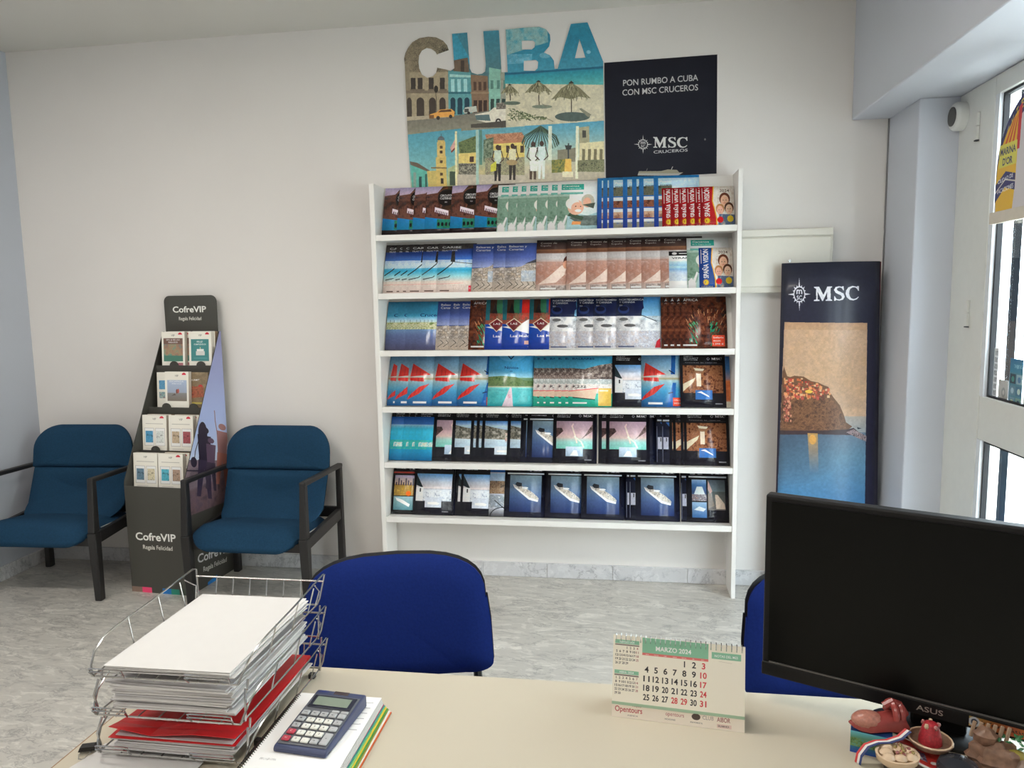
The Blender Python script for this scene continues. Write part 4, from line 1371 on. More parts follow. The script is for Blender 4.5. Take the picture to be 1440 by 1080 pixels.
    for k in range(16):
        a = PI * (k / 15.0)
        c.line([(762, 176), (762 + 22 * math.cos(a), 190 + 10 * math.sin(a)), (762 + 26 * math.cos(a), 200 + 10 * math.sin(a))], 4, rnd.choice([(44, 62, 52), (66, 86, 70)]))
    c.rect(773, 176, 778, 224, (190, 196, 180)); c.poly([(786, 210), (812, 206), (812, 226), (786, 226)], (120, 116, 100)); c.blot([(778, 224), (800, 222), (800, 244), (778, 244)], [(60, 74, 44), (110, 116, 70), (150, 130, 60)], 6, 4)
    c.poly([(740, 244), (856, 238), (856, 270), (740, 270)], (166, 158, 140))
    person(752, 252, 54, (206, 214, 200), (76, 62, 52)); c.poly([(747, 226), (760, 226), (758, 240), (748, 240)], (206, 214, 200)); person(764, 251, 54, (190, 206, 200), (196, 206, 196))
    c.rect(800, 200, 802, 222, (60, 66, 66)); c.poly([(796, 203), (806, 203), (804, 209), (798, 209)], (50, 56, 56)); c.poly([(797, 222), (805, 222), (806, 244), (795, 248)], (210, 170, 90)); c.rect(793, 240, 808, 248, (206, 196, 170))
    c.rect(811, 176, 815, 250, (206, 206, 180)); c.poly([(815, 178), (829, 176), (830, 200), (816, 200)], (150, 146, 120)); c.rect(820, 182, 825, 192, (66, 66, 60)); c.poly([(816, 200), (856, 196), (856, 226), (816, 226)], (192, 184, 150))
    for x in (820, 828, 836, 844):
        c.rect(x, 208, x + 4, 226, (110, 104, 80))
    c.blot([(814, 224), (856, 222), (856, 240), (814, 240)], [(60, 66, 50), (150, 146, 116), (90, 96, 70)], 5, 6, gain=3)
    return c


OUT = [(-1.119, 2.142), (-1.128, 2.452), (-1.131, 2.773), (-1.134, 2.805), (-1.126, 2.832), (-1.11, 2.859), (-1.086, 2.885), (-1.047, 2.903), (-1.0, 2.907), (-0.958, 2.901), (-0.921, 2.882), (-0.9, 2.857), (-0.892, 2.833), (-0.926, 2.824), (-0.956, 2.816), (-0.964, 2.83), (-0.985, 2.845), (-1.01, 2.851), (-1.036, 2.84), (-1.052, 2.816), (-1.056, 2.784), (-1.054, 2.752), (-1.04, 2.719), (-1.011, 2.701), (-0.981, 2.707), (-0.963, 2.723), (-0.956, 2.749), (-0.912, 2.738), (-0.885, 2.729), (-0.864, 2.741), (-0.873, 2.913), (-0.792, 2.914), (-0.783, 2.736), (-0.773, 2.714), (-0.744, 2.703), (-0.719, 2.705), (-0.702, 2.715), (-0.698, 2.747), (-0.708, 2.915), (-0.626, 2.914), (-0.616, 2.706), (-0.584, 2.705), (-0.591, 2.915), (-0.488, 2.918), (-0.419, 2.917), (-0.383, 2.903), (-0.363, 2.875), (-0.361, 2.848), (-0.368, 2.818), (-0.395, 2.79), (-0.364, 2.775), (-0.344, 2.747), (-0.341, 2.706), (-0.325, 2.707), (-0.256, 2.92), (-0.172, 2.922), (-0.094, 2.728), (-0.089, 2.146)]
HOLES = [[(-0.508, 2.812), (-0.508, 2.856), (-0.449, 2.852), (-0.438, 2.84), (-0.443, 2.819), (-0.457, 2.809)], [(-0.499, 2.756), (-0.436, 2.756), (-0.425, 2.746), (-0.428, 2.715), (-0.443, 2.703), (-0.5, 2.707)], [(-0.213, 2.844), (-0.183, 2.752), (-0.237, 2.752)]]


def cutout_board(name, outline, holes, thick, mats, y_front, bx):
    """flat board cut along an outline with holes; front print mapped over bx"""
    c = bpy.data.curves.new(name, 'CURVE')
    c.dimensions = '2D'; c.fill_mode = 'BOTH'; c.extrude = thick / 2
    for pts in [outline] + holes:
        s = c.splines.new('POLY')
        s.points.add(len(pts) - 1)
        for i, q in enumerate(pts):
            s.points[i].co = (q[0], q[1], 0, 1)
        s.use_cyclic_u = True
    o = bpy.data.objects.new(name, c)
    me = bpy.data.meshes.new_from_object(o)
    bpy.data.objects.remove(o)
    me.name = name
    me.materials.clear()
    for mt in mats:
        me.materials.append(mt)
    ul = me.uv_layers[0] if me.uv_layers else me.uv_layers.new(name='UVMap')
    for p in me.polygons:
        fz = all(abs(abs(me.vertices[v].co.z) - thick / 2) < 1e-6 for v in p.vertices) and abs(p.normal.z) > .9
        p.material_index = 0 if (fz and me.vertices[p.vertices[0]].co.z > 0) else 1
        for li, v in zip(p.loop_indices, p.vertices):
            q = me.vertices[v].co
            ul.data[li].uv = ((q.x - bx[0]) / (bx[2] - bx[0]), (q.y - bx[1]) / (bx[3] - bx[1]))
    for v in me.vertices:
        x, z, d = v.co
        v.co = (x, y_front + thick / 2 - d, z)
    ob = bpy.data.objects.new(name, me)
    COL.objects.link(ob)
    return ob


m_foam = M('white_foam_board_edge', (226, 226, 222), .7)
cuba = cutout_board('cutout_poster', OUT, HOLES, .005, [printed('poster_island_photos', paint_cuba(), 1.38, .5, 0, .5, .13, 1.12), m_foam], D - .0075, BX)
tag(cuba, 'cut-out CUBA poster of street, beach and town photos above the brochure rack', 'poster')


def paint_navy():
    bx = (-.095, 2.14, .48, 2.74)
    c = wall_canvas(AFF_NAVY, bx, 690, 720, (30, 32, 44))
    c.blot([(845, 70), (1015, 70), (1015, 260), (845, 260)], [(29, 31, 43), (33, 35, 48)], 120, 4)
    wh = (214, 214, 214)
    c.text('PON RUMBO A CUBA', 877, 120, 8.6, wh, 1, 105, dx=(1, -.068)); c.text('CON MSC CRUCEROS', 876, 133.5, 8.6, wh, 1, 106, dx=(1, -.068))
    c.star(905, 202.5, 13.5, -13.5, wh, (30, 32, 44)); c.serif(919.5, 207, -15, (228, 228, 226), 48); c.text('CRUCEROS', 920, 215.5, 4.2, wh, 1, 48, dx=(1, -.07))
    c.poly([(897, 247), (899, 241), (930, 240.5), (940, 238), (953, 238.5), (956, 242), (962, 242), (954, 247)], (176, 172, 150)); c.poly([(897, 247), (898, 244), (954, 243.5), (960, 242.5), (954, 247)], (206, 206, 200)); c.line([(945, 238), (947, 234)], 4, wh); c.line([(910, 240), (911, 237)], 3, (140, 140, 140)); c.ell(992, 195, 1.2, 1.5, (120, 120, 120))
    return c, bx


cv, bxn = paint_navy()
navy = cutout_board('navy_poster', [(-.082, 2.146), (.473, 2.152), (.468, 2.728), (-.0885, 2.722)], [], .003, [printed('poster_navy', cv, .80, .55, 0, .2), m_foam], D - .0045, bxn)
tag(navy, 'square navy cruise poster with white star emblem, beside the cut-out poster', 'poster')

# ------------------------------------------------------------------ meter cupboard on the back wall
mc = empty('meter_cupboard', (.575, D, 1.55), label='shallow white metal cupboard on the wall behind the navy cruise totem', cat='cupboard')
m_cup = M('cream_metal', (222, 218, 206), .45, var=.015)
g = G(); g.box(0, .455, -.055, -.0005, 0, .315); g.build('cabinet_body', m_cup, mc, bevel=.003)
g = G(); g.box(.012, .443, -.062, -.0555, .03, .272); dr = g.build('door', m_cup, mc, bevel=.003)
g = G(); g.box(.003, .452, -.066, -.0555, .278, .312); g.build('top_flap', m_cup, mc, bevel=.003)
g = G(); g.lathe([(0, 0), (.006, 0), (.006, .006), (0, .006)], 10); g.build('lock', m_chrome, dr, xf=lambda q: Vector((.25 + q.x, -.062 - q.z, .155 + q.y)))

# cable in the corner
g = G(); g.tube([(1.281, D - .006, 2.379), (1.281, D - .006, 1.86), (1.278, D - .02, 1.84), (1.281, D - .006, 1.81), (1.281, D - .006, 0.085)], .0032, 6)
tag(g.build('wall_cable', M('grey_cable', (140, 138, 140), .6), smooth=True), 'thin grey cable running down the wall corner beside the pillar', 'cable')

# ------------------------------------------------------------------ cruise totem
AFF_BAN = [[0.00333, 0.0001115, -2.9365128], [1e-07, -0.0035193, 2.9883642]]


def paint_totem():
    bx = (.76, .0, 1.28, 1.70)
    c = wall_canvas(AFF_BAN, bx, 416, 1360, (36, 38, 54))
    c.grad([(1085, 360), (1250, 360), (1250, 860), (1085, 860)], [(0, (38, 38, 66)), (.6, (36, 36, 58)), (1, (40, 42, 56))])
    wh = (214, 214, 224)
    c.star(1125, 411.5, 15.5, -22.5, wh, (36, 38, 54)); c.serif(1144.5, 421, -19.5, (226, 226, 234), 62.5)
    L = lambda y: 1105 - (y - 452) * .048
    Rr = lambda y: 1219.5 - (y - 452) * .008
    quad = lambda a, b: [(L(a), a), (Rr(a), a + 2), (Rr(b), b + 2), (L(b), b)]
    c.grad(quad(450, 612), [(0, (196, 182, 176)), (.12, (206, 176, 150)), (.45, (206, 168, 132)), (.8, (200, 162, 126)), (1, (186, 148, 116))])
    c.blot(quad(460, 570), [(196, 160, 130), (214, 180, 146), (176, 150, 136), (206, 170, 134)], 60, 3, .55)
    c.grad(quad(580, 614), [(0, (140, 164, 180)), (1, (176, 172, 168))], al=.8)
    c.grad(quad(603, 860), [(0, (44, 96, 160)), (.5, (60, 120, 176)), (.86, (100, 140, 166)), (1, (110, 130, 150))])
    for k in range(14):
        t = k / 13.0
        c.poly([(L(604), 604), (1188 - 50 * t, 605), (1172 - 60 * t, 612 + 46 * (1 - t)), (1130 - 20 * t, 622 + 60 * (1 - t)), (L(690 - 60 * t), 690 - 66 * t)], (66, 84, 104), .09)
    c.poly([(L(604), 604), (1102, 520), (1104, 513), (1108, 526), (1112, 527), (1118, 525), (1130, 526), (1140, 532), (1150, 534), (1158, 538), (1164, 540), (1166, 548), (1172, 556), (1180, 566), (1186, 580), (1189, 590), (1198, 596), (1190, 602), (1160, 602)], (116, 84, 64))
    c.blot([(L(600), 600), (1103, 545), (1120, 548), (1150, 552), (1172, 560), (1184, 580), (1189, 598), (1160, 602)], [(84, 58, 46), (170, 124, 90), (110, 78, 60), (140, 100, 72), (76, 54, 48)], 14, 5, gain=3)
    rnd = random.Random(5)
    for k in range(230):
        x, y = rnd.uniform(1103, 1165), rnd.uniform(527, 556)
        if y < 526 + max(0, (x - 1120) * .33):
            continue
        c.rect(x, y, x + rnd.uniform(1.5, 4), y + rnd.uniform(2, 4.5), rnd.choice([(206, 110, 70), (226, 160, 110), (190, 90, 80), (150, 80, 60), (216, 180, 140), (110, 66, 56), (196, 60, 60)]))
    for k in range(80):
        x, y = rnd.uniform(1102, 1112), rnd.uniform(550, 590)
        c.rect(x, y, x + 2, y + 3, rnd.choice([(180, 100, 84), (210, 150, 120), (130, 70, 64)]))
    c.ell(1137, 547, 5, 2.5, (250, 200, 90)); c.poly([(L(604), 604), (1190, 600), (1200, 598), (1210, 606), (1218, 614), (1196, 608), (1150, 607), (L(610), 610)], (70, 56, 60))
    c.blot([(1189, 604), (1200, 600), (1219, 610), (1219, 618), (1205, 612)], [(60, 50, 56), (206, 190, 190), (130, 100, 104)], 4, 7, gain=3); c.poly([(1205, 597), (1212, 599), (1206, 600)], (40, 50, 60))
    c.grad([(1135, 606), (1149, 606), (1150, 662), (1138, 662)], [(0, (90, 120, 150)), (.6, (170, 140, 110)), (1, (226, 170, 90))], al=.75); c.ell(1142, 615, 5, 7, (236, 170, 80), .7)
    return c, bx


cvt, bxt = paint_totem()
tot = empty('cruise_totem', (0, 0, 0), label='tall navy cruise totem with seaside cliff photo standing before the pillar', cat='totem')
m_tot = printed('totem_print', cvt, 1.1, .3, .1, .35, .10)
g = G()
nx, nz = 14, 10
vs, fs, uv = [], [], []
for j in range(nz + 1):
    z = 1.692 * j / nz
    a, b_ = .776, 1.268 + (1.229 - 1.268) * min(1, max(0, (z - .3) / 1.39))
    for i in range(nx + 1):
        t = i / nx
        vs.append((a + (b_ - a) * t, 3.822 - .045 * math.sin(PI * t) ** .8, z))
for j in range(nz):
    for i in range(nx):
        q = j * (nx + 1) + i
        f = (q, q + 1, q + nx + 2, q + nx + 1)
        fs.append(f); uv.append([((vs[k][0] - bxt[0]) / (bxt[2] - bxt[0]), vs[k][2] / 1.70) for k in f])
g.add(vs, fs, 0, uv)
fp = g.build('front_panel', m_tot, tot, smooth=True)
so = fp.modifiers.new('thickness', 'SOLIDIFY'); so.thickness = .003; so.offset = -1 if fp.data.polygons[0].normal.y < 0 else 1
g = G()
vs, fs = [], []
for j in (0, 1):
    for i in range(nx + 1):
        t = i / nx
        vs.append((.776 + .48 * t - (.02 * t if j else 0), 3.828 + .055 * math.sin(PI * t), 1.69 * j))
for i in range(nx):
    fs.append((i, i + 1, nx + 2 + i, nx + 1 + i))
g.add(vs, fs)
rp_ = g.build('rear_panel', M('dark_red_card', (92, 26, 32), .4, var=.08), tot, smooth=True)
so = rp_.modifiers.new('thickness', 'SOLIDIFY'); so.thickness = .002
g = G(); g.box(.80, 1.22, 3.800, 3.85, .0, .02); g.build('base_board', M('dark_card', (48, 47, 44), .7), tot)

# ------------------------------------------------------------------ gift box display stand
m_card = M('charcoal_card', (66, 65, 60), .55, var=.04, scale=12)
CARD = (66, 65, 60)
std = empty('gift_display', (-2.625, 3.513, 0), math.radians(-4), label='charcoal cardboard floor display with four tiers of gift boxes between the armchairs', cat='display')
SW, SD = .356, .405


def strip(c, x0, x1, y0, y1):
    for a, b_, cl in ((.0, .18, (128, 106, 94)), (.18, .345, (220, 66, 110)), (.53, .68, (30, 110, 180)), (.68, .82, (40, 130, 110)), (.82, 1, (60, 70, 60))):
        c.rect(x0 + (x1 - x0) * a, y0, x0 + (x1 - x0) * b_, y1, cl)


cf = Cv(356, 585, 0, 0, SW, .585, CARD)
cf.text('CofreVIP', .047, .292, .042, (228, 226, 218), 2, .245); cf.text('Regala Felicidad', .088, .243, .024, (214, 212, 204), 1, .18)
strip(cf, .0, SW, .0, .030)
m_front = printed('display_front_print', cf, 1.25, .5)
g = G(); g.add([(0, -.004, 0), (SW, -.004, 0), (SW, -.004, .585), (0, -.004, .585), (0, 0, 0), (SW, 0, 0), (SW, 0, .585), (0, 0, .585)], [(0, 1, 2, 3), (7, 6, 5, 4), (0, 4, 5, 1), (3, 2, 6, 7), (0, 3, 7, 4), (1, 5, 6, 2)], 1, [[(0, 0), (1, 0), (1, 1), (0, 1)]] + [None] * 5)
g.mi[0] = 0
g.build('front_panel', [m_front, m_card], std)
# side panels: upright below, sloping front edge above
prof = [(0, 0), (SD, 0), (SD, 1.388), (SD - .012, 1.388), (.004, .615), (0, .60)]
g = G(); g.prism(prof, -.004, 0, 'x'); g.build('side_panel', m_card, std)
AFF_SIDE = [[0.0063388, -0.0003903, -1.37489], [-0.0021408, -0.0039774, 3.8911953]]
bxs = (0, 0, SD, 1.39)
cs_ = wall_canvas(AFF_SIDE, bxs, 324, 1112, CARD)
cs_.grad([(255, 440), (345, 440), (345, 735), (255, 735)], [(0, (66, 54, 60)), (.12, (90, 74, 84)), (.235, (100, 88, 108)), (.25, (196, 206, 224)), (.5, (150, 164, 204)), (.8, (124, 126, 164)), (1, (110, 108, 136))])
cs_.blot([(255, 655), (345, 640), (345, 735), (255, 740)], [(66, 54, 62), (120, 92, 92), (84, 70, 84)], 26, 5, .8)
sil, pk = (40, 32, 48), (150, 96, 90)


def jumper(x, y, h, col, legcol):
    cs_.ell(x, y - h * .93, h * .06, h * .05, col); cs_.poly([(x - h * .09, y - h * .86), (x + h * .09, y - h * .86), (x + h * .07, y - h * .5), (x - h * .07, y - h * .5)], col)
    cs_.poly([(x - h * .08, y - h * .52), (x + h * .08, y - h * .52), (x + h * .1, y), (x + h * .05, y), (x, y - h * .4), (x - h * .05, y - h * .02), (x - h * .1, y - h * .02)], legcol)


jumper(311, 682, 90, (140, 100, 100), (150, 92, 80)); cs_.line([(304, 610), (301, 592), (300, 578)], 5, (120, 84, 84)); cs_.line([(317, 606), (320, 625)], 5, (150, 100, 96))
jumper(286, 702, 100, sil, (54, 44, 66)); cs_.line([(280, 618), (274, 640), (272, 660)], 5, sil); cs_.ell(284, 614, 6, 16, sil); jumper(295, 690, 74, (90, 70, 90), (60, 50, 66)); cs_.ell(272, 655, 4, 7, sil)
cs_.line([(262, 668), (290, 664), (325, 648)], 6, (50, 44, 60))
cs_.poly([(255, 733), (345, 690), (345, 860), (255, 860)], CARD); cs_.text('CofreVIP', 276.5, 791, 12, (222, 220, 214), 2, 44, dx=(1, -.36)); cs_.text('Regala Felicidad', 284, 803, 7, (206, 204, 198), 1, 33, dx=(1, -.40))
cs_.poly([(269, 834), (279, 827), (279, 834), (269, 841)], (220, 66, 110)); cs_.poly([(290, 818), (303, 808), (303, 816), (290, 826)], (30, 110, 180))
m_side = printed('display_side_print', cs_, 1.45, .45)
g = G(); g.prism(prof, SW + .004, SW, 'x', 1, 0, uvf=lambda q: (q[0] / SD, q[1] / 1.39)); g.build('side_panel', [m_side, m_card], std)
g = G(); g.box(0, SW, SD, SD + .005, 0, 1.20); g.build('rear_panel', m_card, std)
# header with rounded corners
ch = Cv(380, 400, .0, 1.195, SW, 1.592, CARD)
ch.text('CofreVIP', .062, 1.496, .034, (228, 226, 218), 2, .215); ch.text('Regala Felicidad', .098, 1.451, .020, (214, 212, 204), 1, .145)
m_head = printed('display_header_print', ch, 1.25, .5)
g = G(); g.prism(rrect(SW - .02, .39, (.001, .001, .035, .035), 6, SW / 2 - .002, 1.395), SD, SD + .004, 'y', 1, 0, uvf=lambda q: (q[0] / SW, (q[1] - 1.195) / .397))
g.build('header_panel', [m_head, m_card], std)
TB = [(.040, .560), (.135, .745), (.228, .968), (.316, 1.193)]   # tier: front edge depth, floor height
for k, (b0, z0) in enumerate(TB):
    b1 = TB[k + 1][0] if k < 3 else SD
    z1 = TB[k + 1][1] if k < 3 else 1.30
    g = G(); g.box(.001, SW - .001, b0, b1, z0 - .006, z0 - .0005); g.box(.001, SW - .001, b1 - .003, b1, z0 - .0005, z1)
    g.build('tier_shelf', m_card, std)
    lip = [(.001, z0 - .03), (SW - .001, z0 - .03), (SW - .001, z0 + .008)]
    for cx in ((.285, .115) if k != 1 else (.10,)):
        if k == 0:
            break
        lip += [(cx + .028 * math.cos(a * PI / 8), z0 + .008 + .024 * math.sin(a * PI / 8)) for a in range(9)]
    lip += [(.001, z0 + .008)]
    g = G(); g.prism(lip, b0 - .0035, b0 - .0005, 'y'); g.build('tier_lip', m_card, std)


def gift_canvas(kind):
    c = Cv(150, 195, 0, 0, .15, .195, (226, 220, 210))
    g1 = (120, 116, 110)
    if kind != 'brown':
        c.text('VIP', .075, .168, .012, g1, 0, .022, 'c')
        if kind not in ('qr', 'blue'):
            c.ell(.122, .178, .013, .012, (196, 40, 60), 1, 0, 180)
    if kind == 'relax':
        c.rect(.012, .125, .138, .158, (112, 84, 74)); c.text('SPA & RELAX', .075, .145, .008, W, 1, .09, 'c'); c.text('PARA DOS', .075, .131, .008, W, 1, .06, 'c'); c.blot([(.012, .04), (.138, .04), (.138, .125), (.012, .125)], [(60, 130, 126), (170, 150, 110), (150, 90, 80), (90, 150, 140)], 22, 3); c.rect(.012, .028, .138, .06, (70, 120, 104)); c.rect(.105, .004, .138, .02, (170, 110, 120))
    elif kind == 'cake':
        c.rect(.014, .03, .132, .152, (66, 130, 130)); c.text('FELIZ', .073, .132, .010, W, 1, .04, 'c'); c.text('CUMPLEAÑOS', .073, .119, .008, W, 1, .08, 'c'); c.rect(.046, .062, .104, .085, (206, 204, 200)); c.rect(.052, .085, .098, .097, (226, 224, 220)); c.line([(.075, .097), (.075, .107)], 4, (226, 200, 150)); c.rect(.03, .045, .12, .048, (96, 160, 160))
    elif kind == 'sea':
        c.grad([(.014, .038), (.138, .038), (.138, .15), (.014, .15)], [(0, (120, 110, 100)), (.38, (130, 130, 130)), (.4, (150, 160, 180)), (1, (160, 176, 200))]); c.text('ESCAPADA', .075, .139, .008, W, 1, .09, 'c'); c.text('PARA DOS', .075, .128, .006, W, 1, .06, 'c'); c.ell(.075, .09, .006, .012, (120, 70, 60)); c.ell(.084, .092, .006, .012, (170, 90, 80)); c.poly([(.04, .066), (.07, .07), (.06, .078)], (90, 80, 76))
    elif kind == 'blue':
        c.blot([(.014, .10), (.13, .10), (.13, .15), (.014, .15)], [(60, 120, 170), (110, 170, 200), (40, 90, 140)], 14, 3); c.blot([(.014, .05), (.13, .05), (.13, .085), (.014, .085)], [(190, 110, 90), (90, 150, 170), (206, 190, 160)], 10, 6)
    elif kind == 'brown':
        c.blot([(0, 0), (.15, 0), (.15, .195), (0, .195)], [(150, 130, 104), (110, 96, 74), (166, 146, 116)], 40, 3); c.text('GOURMET', .06, .148, .01, W, 1, .07, 'c'); c.ell(.10, .112, .016, .016, (190, 60, 60)); c.blot([(.0, .05), (.12, .06), (.12, .115), (.0, .12)], [(120, 60, 50), (190, 110, 80), (90, 60, 46)], 12, 5); c.rect(.03, .02, .13, .03, (190, 176, 90))
    else:
        p = {'a': ((40, 110, 150), (170, 176, 170)), 'b': ((150, 130, 104), (120, 40, 46)), 'qr': ((60, 90, 110), (170, 160, 130)), 'd': ((40, 130, 150), (130, 104, 84))}[kind]
        c.rect(.02, .146, .13, .149, (170, 166, 160))
        for i, q in enumerate(p):
            x0 = .012 + i * .068
            c.rect(x0, .026, x0 + .060, .124, (166, 162, 156)); c.rect(x0 + .002, .028, x0 + .058, .122, (232, 228, 222)); c.blot([(x0 + .007, .044), (x0 + .053, .044), (x0 + .053, .108), (x0 + .007, .108)], [q, tuple(min(255, v + 60) for v in q), tuple(int(v * .6) for v in q)], 10, i + 3)
        c.rect(.02, .01, .09, .013, (190, 186, 180))
    return c


m_gb = M('gift_box_card', (214, 206, 194), .6)
m_gbp = M('gift_box_magenta_card', (140, 30, 84), .55)
m_gbb = M('gift_box_brown_card', (120, 96, 72), .6)
gpr = {k: printed('gift_' + k, gift_canvas(k), 1.25, .4) for k in ('relax', 'cake', 'sea', 'blue', 'brown', 'a', 'b', 'qr', 'd')}
mw_std = Matrix.Translation((-2.625, 3.513, 0)) @ Matrix.Rotation(math.radians(-4), 4, 'Z')


def gift(kind, x, b, z, label, w=.148, h=.195, dp=.026, sidemat=m_gb, group='gift boxes on the cardboard display'):
    g = G()
    v = [(0, -dp, 0), (w, -dp, 0), (w, -dp, h), (0, -dp, h), (0, 0, 0), (w, 0, 0), (w, 0, h), (0, 0, h)]
    g.add(v, [(0, 1, 2, 3), (7, 6, 5, 4), (0, 4, 5, 1), (3, 2, 6, 7), (0, 3, 7, 4), (1, 5, 6, 2)], 1, [[(0, 0), (1, 0), (1, 1), (0, 1)]] + [None] * 5)
    g.mi[0] = 0
    o = g.build('gift_box', [gpr[kind], sidemat])
    o.matrix_world = mw_std @ Matrix.Translation((x, b, z)) @ Matrix.Rotation(math.radians(-4), 4, 'X')
    return tag(o, label, 'gift box', group)


gift('relax', .030, .3505, TB[3][1], 'white gift box with brown spa title on the top tier', w=.146)
gift('relax', .050, .3785, TB[3][1], 'magenta edged gift box behind the spa box on the top tier', w=.146, sidemat=m_gbp)
gift('cake', .204, .3505, TB[3][1], 'white gift box with teal birthday cake picture', w=.142)
gift('cake', .208, .3785, TB[3][1], 'second birthday gift box hidden behind the teal cake one', w=.142, sidemat=m_gbb)
gift('blue', .022, .2975, TB[2][1], 'gift box with blue photo half hidden on the second tier', w=.146)
gift('sea', .096, .268, TB[2][1], 'gift box with couple by the sea in front on the second tier', w=.148, h=.202)
gift('brown', .200, .2975, TB[2][1], 'brown gourmet gift box behind the couple by the sea', w=.146, h=.196, sidemat=m_gbb)
gift('a', .005, .178, TB[1][1], 'gift box with blue and grey pictures on the third tier', w=.150)
gift('b', .170, .178, TB[1][1], 'gift box with beige and red pictures on the third tier', w=.150)
gift('a', .015, .208, TB[1][1], 'plain backed gift box tucked behind the blue and grey one', w=.150, sidemat=m_gbb)
gift('b', .185, .210, TB[1][1], 'gift box tucked behind the beige and red one', w=.150, sidemat=m_gbb)
gift('qr', .008, .085, TB[0][1], 'gift box with dark blue and cream pictures on the lowest tier', w=.148, h=.188)
gift('d', .161, .085, TB[0][1], 'gift box with turquoise and brown pictures on the lowest tier', w=.150, h=.188)
gift('d', .178, .118, TB[0][1], 'brown sided gift box behind the turquoise one on the lowest tier', w=.150, h=.188, sidemat=m_gbb)

# ------------------------------------------------------------------ text lying on a surface
def text_mesh(name, body, size, mat, parent, mw, width=None, bold=0):
    T, tw = glyphs(body, bold)
    k = size / .72
    kx = k if width is None else width / tw
    q = T.reshape(-1, 2)
    me = bpy.data.meshes.new(name)
    me.from_pydata([(a * kx - tw * kx / 2, b * k, 0) for a, b in q], [], [(3 * i, 3 * i + 1, 3 * i + 2) for i in range(len(T))])
    me.materials.append(mat)
    o = bpy.data.objects.new(name, me)
    COL.objects.link(o)
    o.parent = parent
    o.matrix_local = mw
    return o


# ------------------------------------------------------------------ armchairs
m_teal = M('petrol_blue_upholstery', (30, 62, 88), .9, var=.14, scale=120, bump=.25, spec=.15)
m_frame = M('black_lacquered_wood', (34, 33, 33), .42, var=.1)


def armchair(label):
    t = empty('armchair', label=label, cat='armchair', group='petrol blue armchairs along the back wall')
    hx = .318
    zb = lambda v: .325 - .055 * max(0, v) / .43

    def mp_seat(u, v, h):
        fr = max(0, 1 - (v + .03) / .10)
        return (u, v, zb(v) + h - .035 * fr ** 2 + .012 * (u / .28) ** 2)
    pad('seat', rrect(.600, .475, (.11, .11, .05, .05), 8, -.010, .196), .085, .018, mp_seat, m_teal, t, (0, .2), edge=.45)

    def mp_back(u, v, h):
        q = max(0, .20 - v) / .20
        y = .415 + .085 * (v / .5) - .16 * q ** 2.2 - .055 * (u / .29) ** 2
        return (u * (1 - .03 * q), y - h * (1 - .35 * q), .335 + v + .02 * q * q + h * .6 * q)
    pad('backrest_lower', rrect(.585, .300, (.09, .09, .014, .014), 6, 0, .145), .060, .016, mp_back, m_teal, t, (0, .145), edge=.4)
    pad('backrest_upper', rrect(.600, .235, (.012, .012, .135, .135), 9, 0, .4055), .060, .014, mp_back, m_teal, t, (0, .39), edge=.4)
    for sx in (-1, 1):
        g = G()
        # front leg: thick up to the rail, slimmer above it, leaning slightly back to the arm
        x = sx * hx
        for z0, z1, w0, w1, d0, d1, y0, y1 in ((0, .37, .036, .046, .040, .052, .004, -.004), (.37, .655, .038, .030, .050, .036, -.004, .012)):
            vs = []
            for z, w, d, y in ((z0, w0, d0, y0), (z1, w1, d1, y1)):
                for a, b in ((-1, -1), (1, -1), (1, 1), (-1, 1)):
                    vs.append((x + a * w / 2, y + b * d / 2, z))
            g.add(vs, [(3, 2, 1, 0), (4, 5, 6, 7), (0, 1, 5, 4), (1, 2, 6, 5), (2, 3, 7, 6), (3, 0, 4, 7)])
        g.build('front_leg', m_frame, t, bevel=.006)
        g = G()
        vs = []
        for z, w, d, y in ((0, .034, .044, .470), (.640, .030, .036, .478)):
            for a, b in ((-1, -1), (1, -1), (1, 1), (-1, 1)):
                vs.append((x + a * w / 2, y + b * d / 2, z))
        g.add(vs, [(3, 2, 1, 0), (4, 5, 6, 7), (0, 1, 5, 4), (1, 2, 6, 5), (2, 3, 7, 6), (3, 0, 4, 7)])
        g.build('rear_leg', m_frame, t, bevel=.006)
        g = G(); g.bar((x, -.006, .645), (x, .497, .632), .034, .024); g.build('armrest', m_frame, t, bevel=.007)
        g = G(); g.bar((x, .02, .335), (x, .45, .365), .026, .060); g.build('side_rail', m_frame, t, bevel=.004)
    g = G(); g.box(-hx + .016, hx - .016, .004, .030, .290, .335); g.build('front_rail', m_frame, t, bevel=.004)
    g = G(); g.box(-hx + .014, hx - .014, .462, .484, .34, .40); g.build('rear_rail', m_frame, t, bevel=.004)
    g = G(); g.tube([(hx - .012, .07, .375), (hx - .010, .2, .372), (hx - .010, .34, .362)], .0022, 5); g.build('loose_thread', M('pale_seam_thread', (170, 170, 166), .7), t)
    return t


def copy_tree(o, parent=None):
    c = o.copy(); COL.objects.link(c)
    if parent is not None:
        c.parent = parent
    for ch in list(o.children):
        copy_tree(ch, c)
    return c


ac = armchair('petrol blue armchair with black frame between the gift display and the brochure rack')
ac.location = (-1.882, 3.385, 0)
ac2 = copy_tree(ac)
ac2.location = (-3.035, 3.36, 0); ac2.rotation_euler = (0, 0, math.radians(3))
ac2['label'] = 'petrol blue armchair with black frame in the corner by the pale blue wall'

# ------------------------------------------------------------------ visitor chairs in front of the desk
m_blue = M('royal_blue_upholstery', (18, 36, 98), .9, var=.10, scale=160, bump=.2, spec=.12)
m_shell = M('black_plastic_shell', (24, 24, 27), .5)


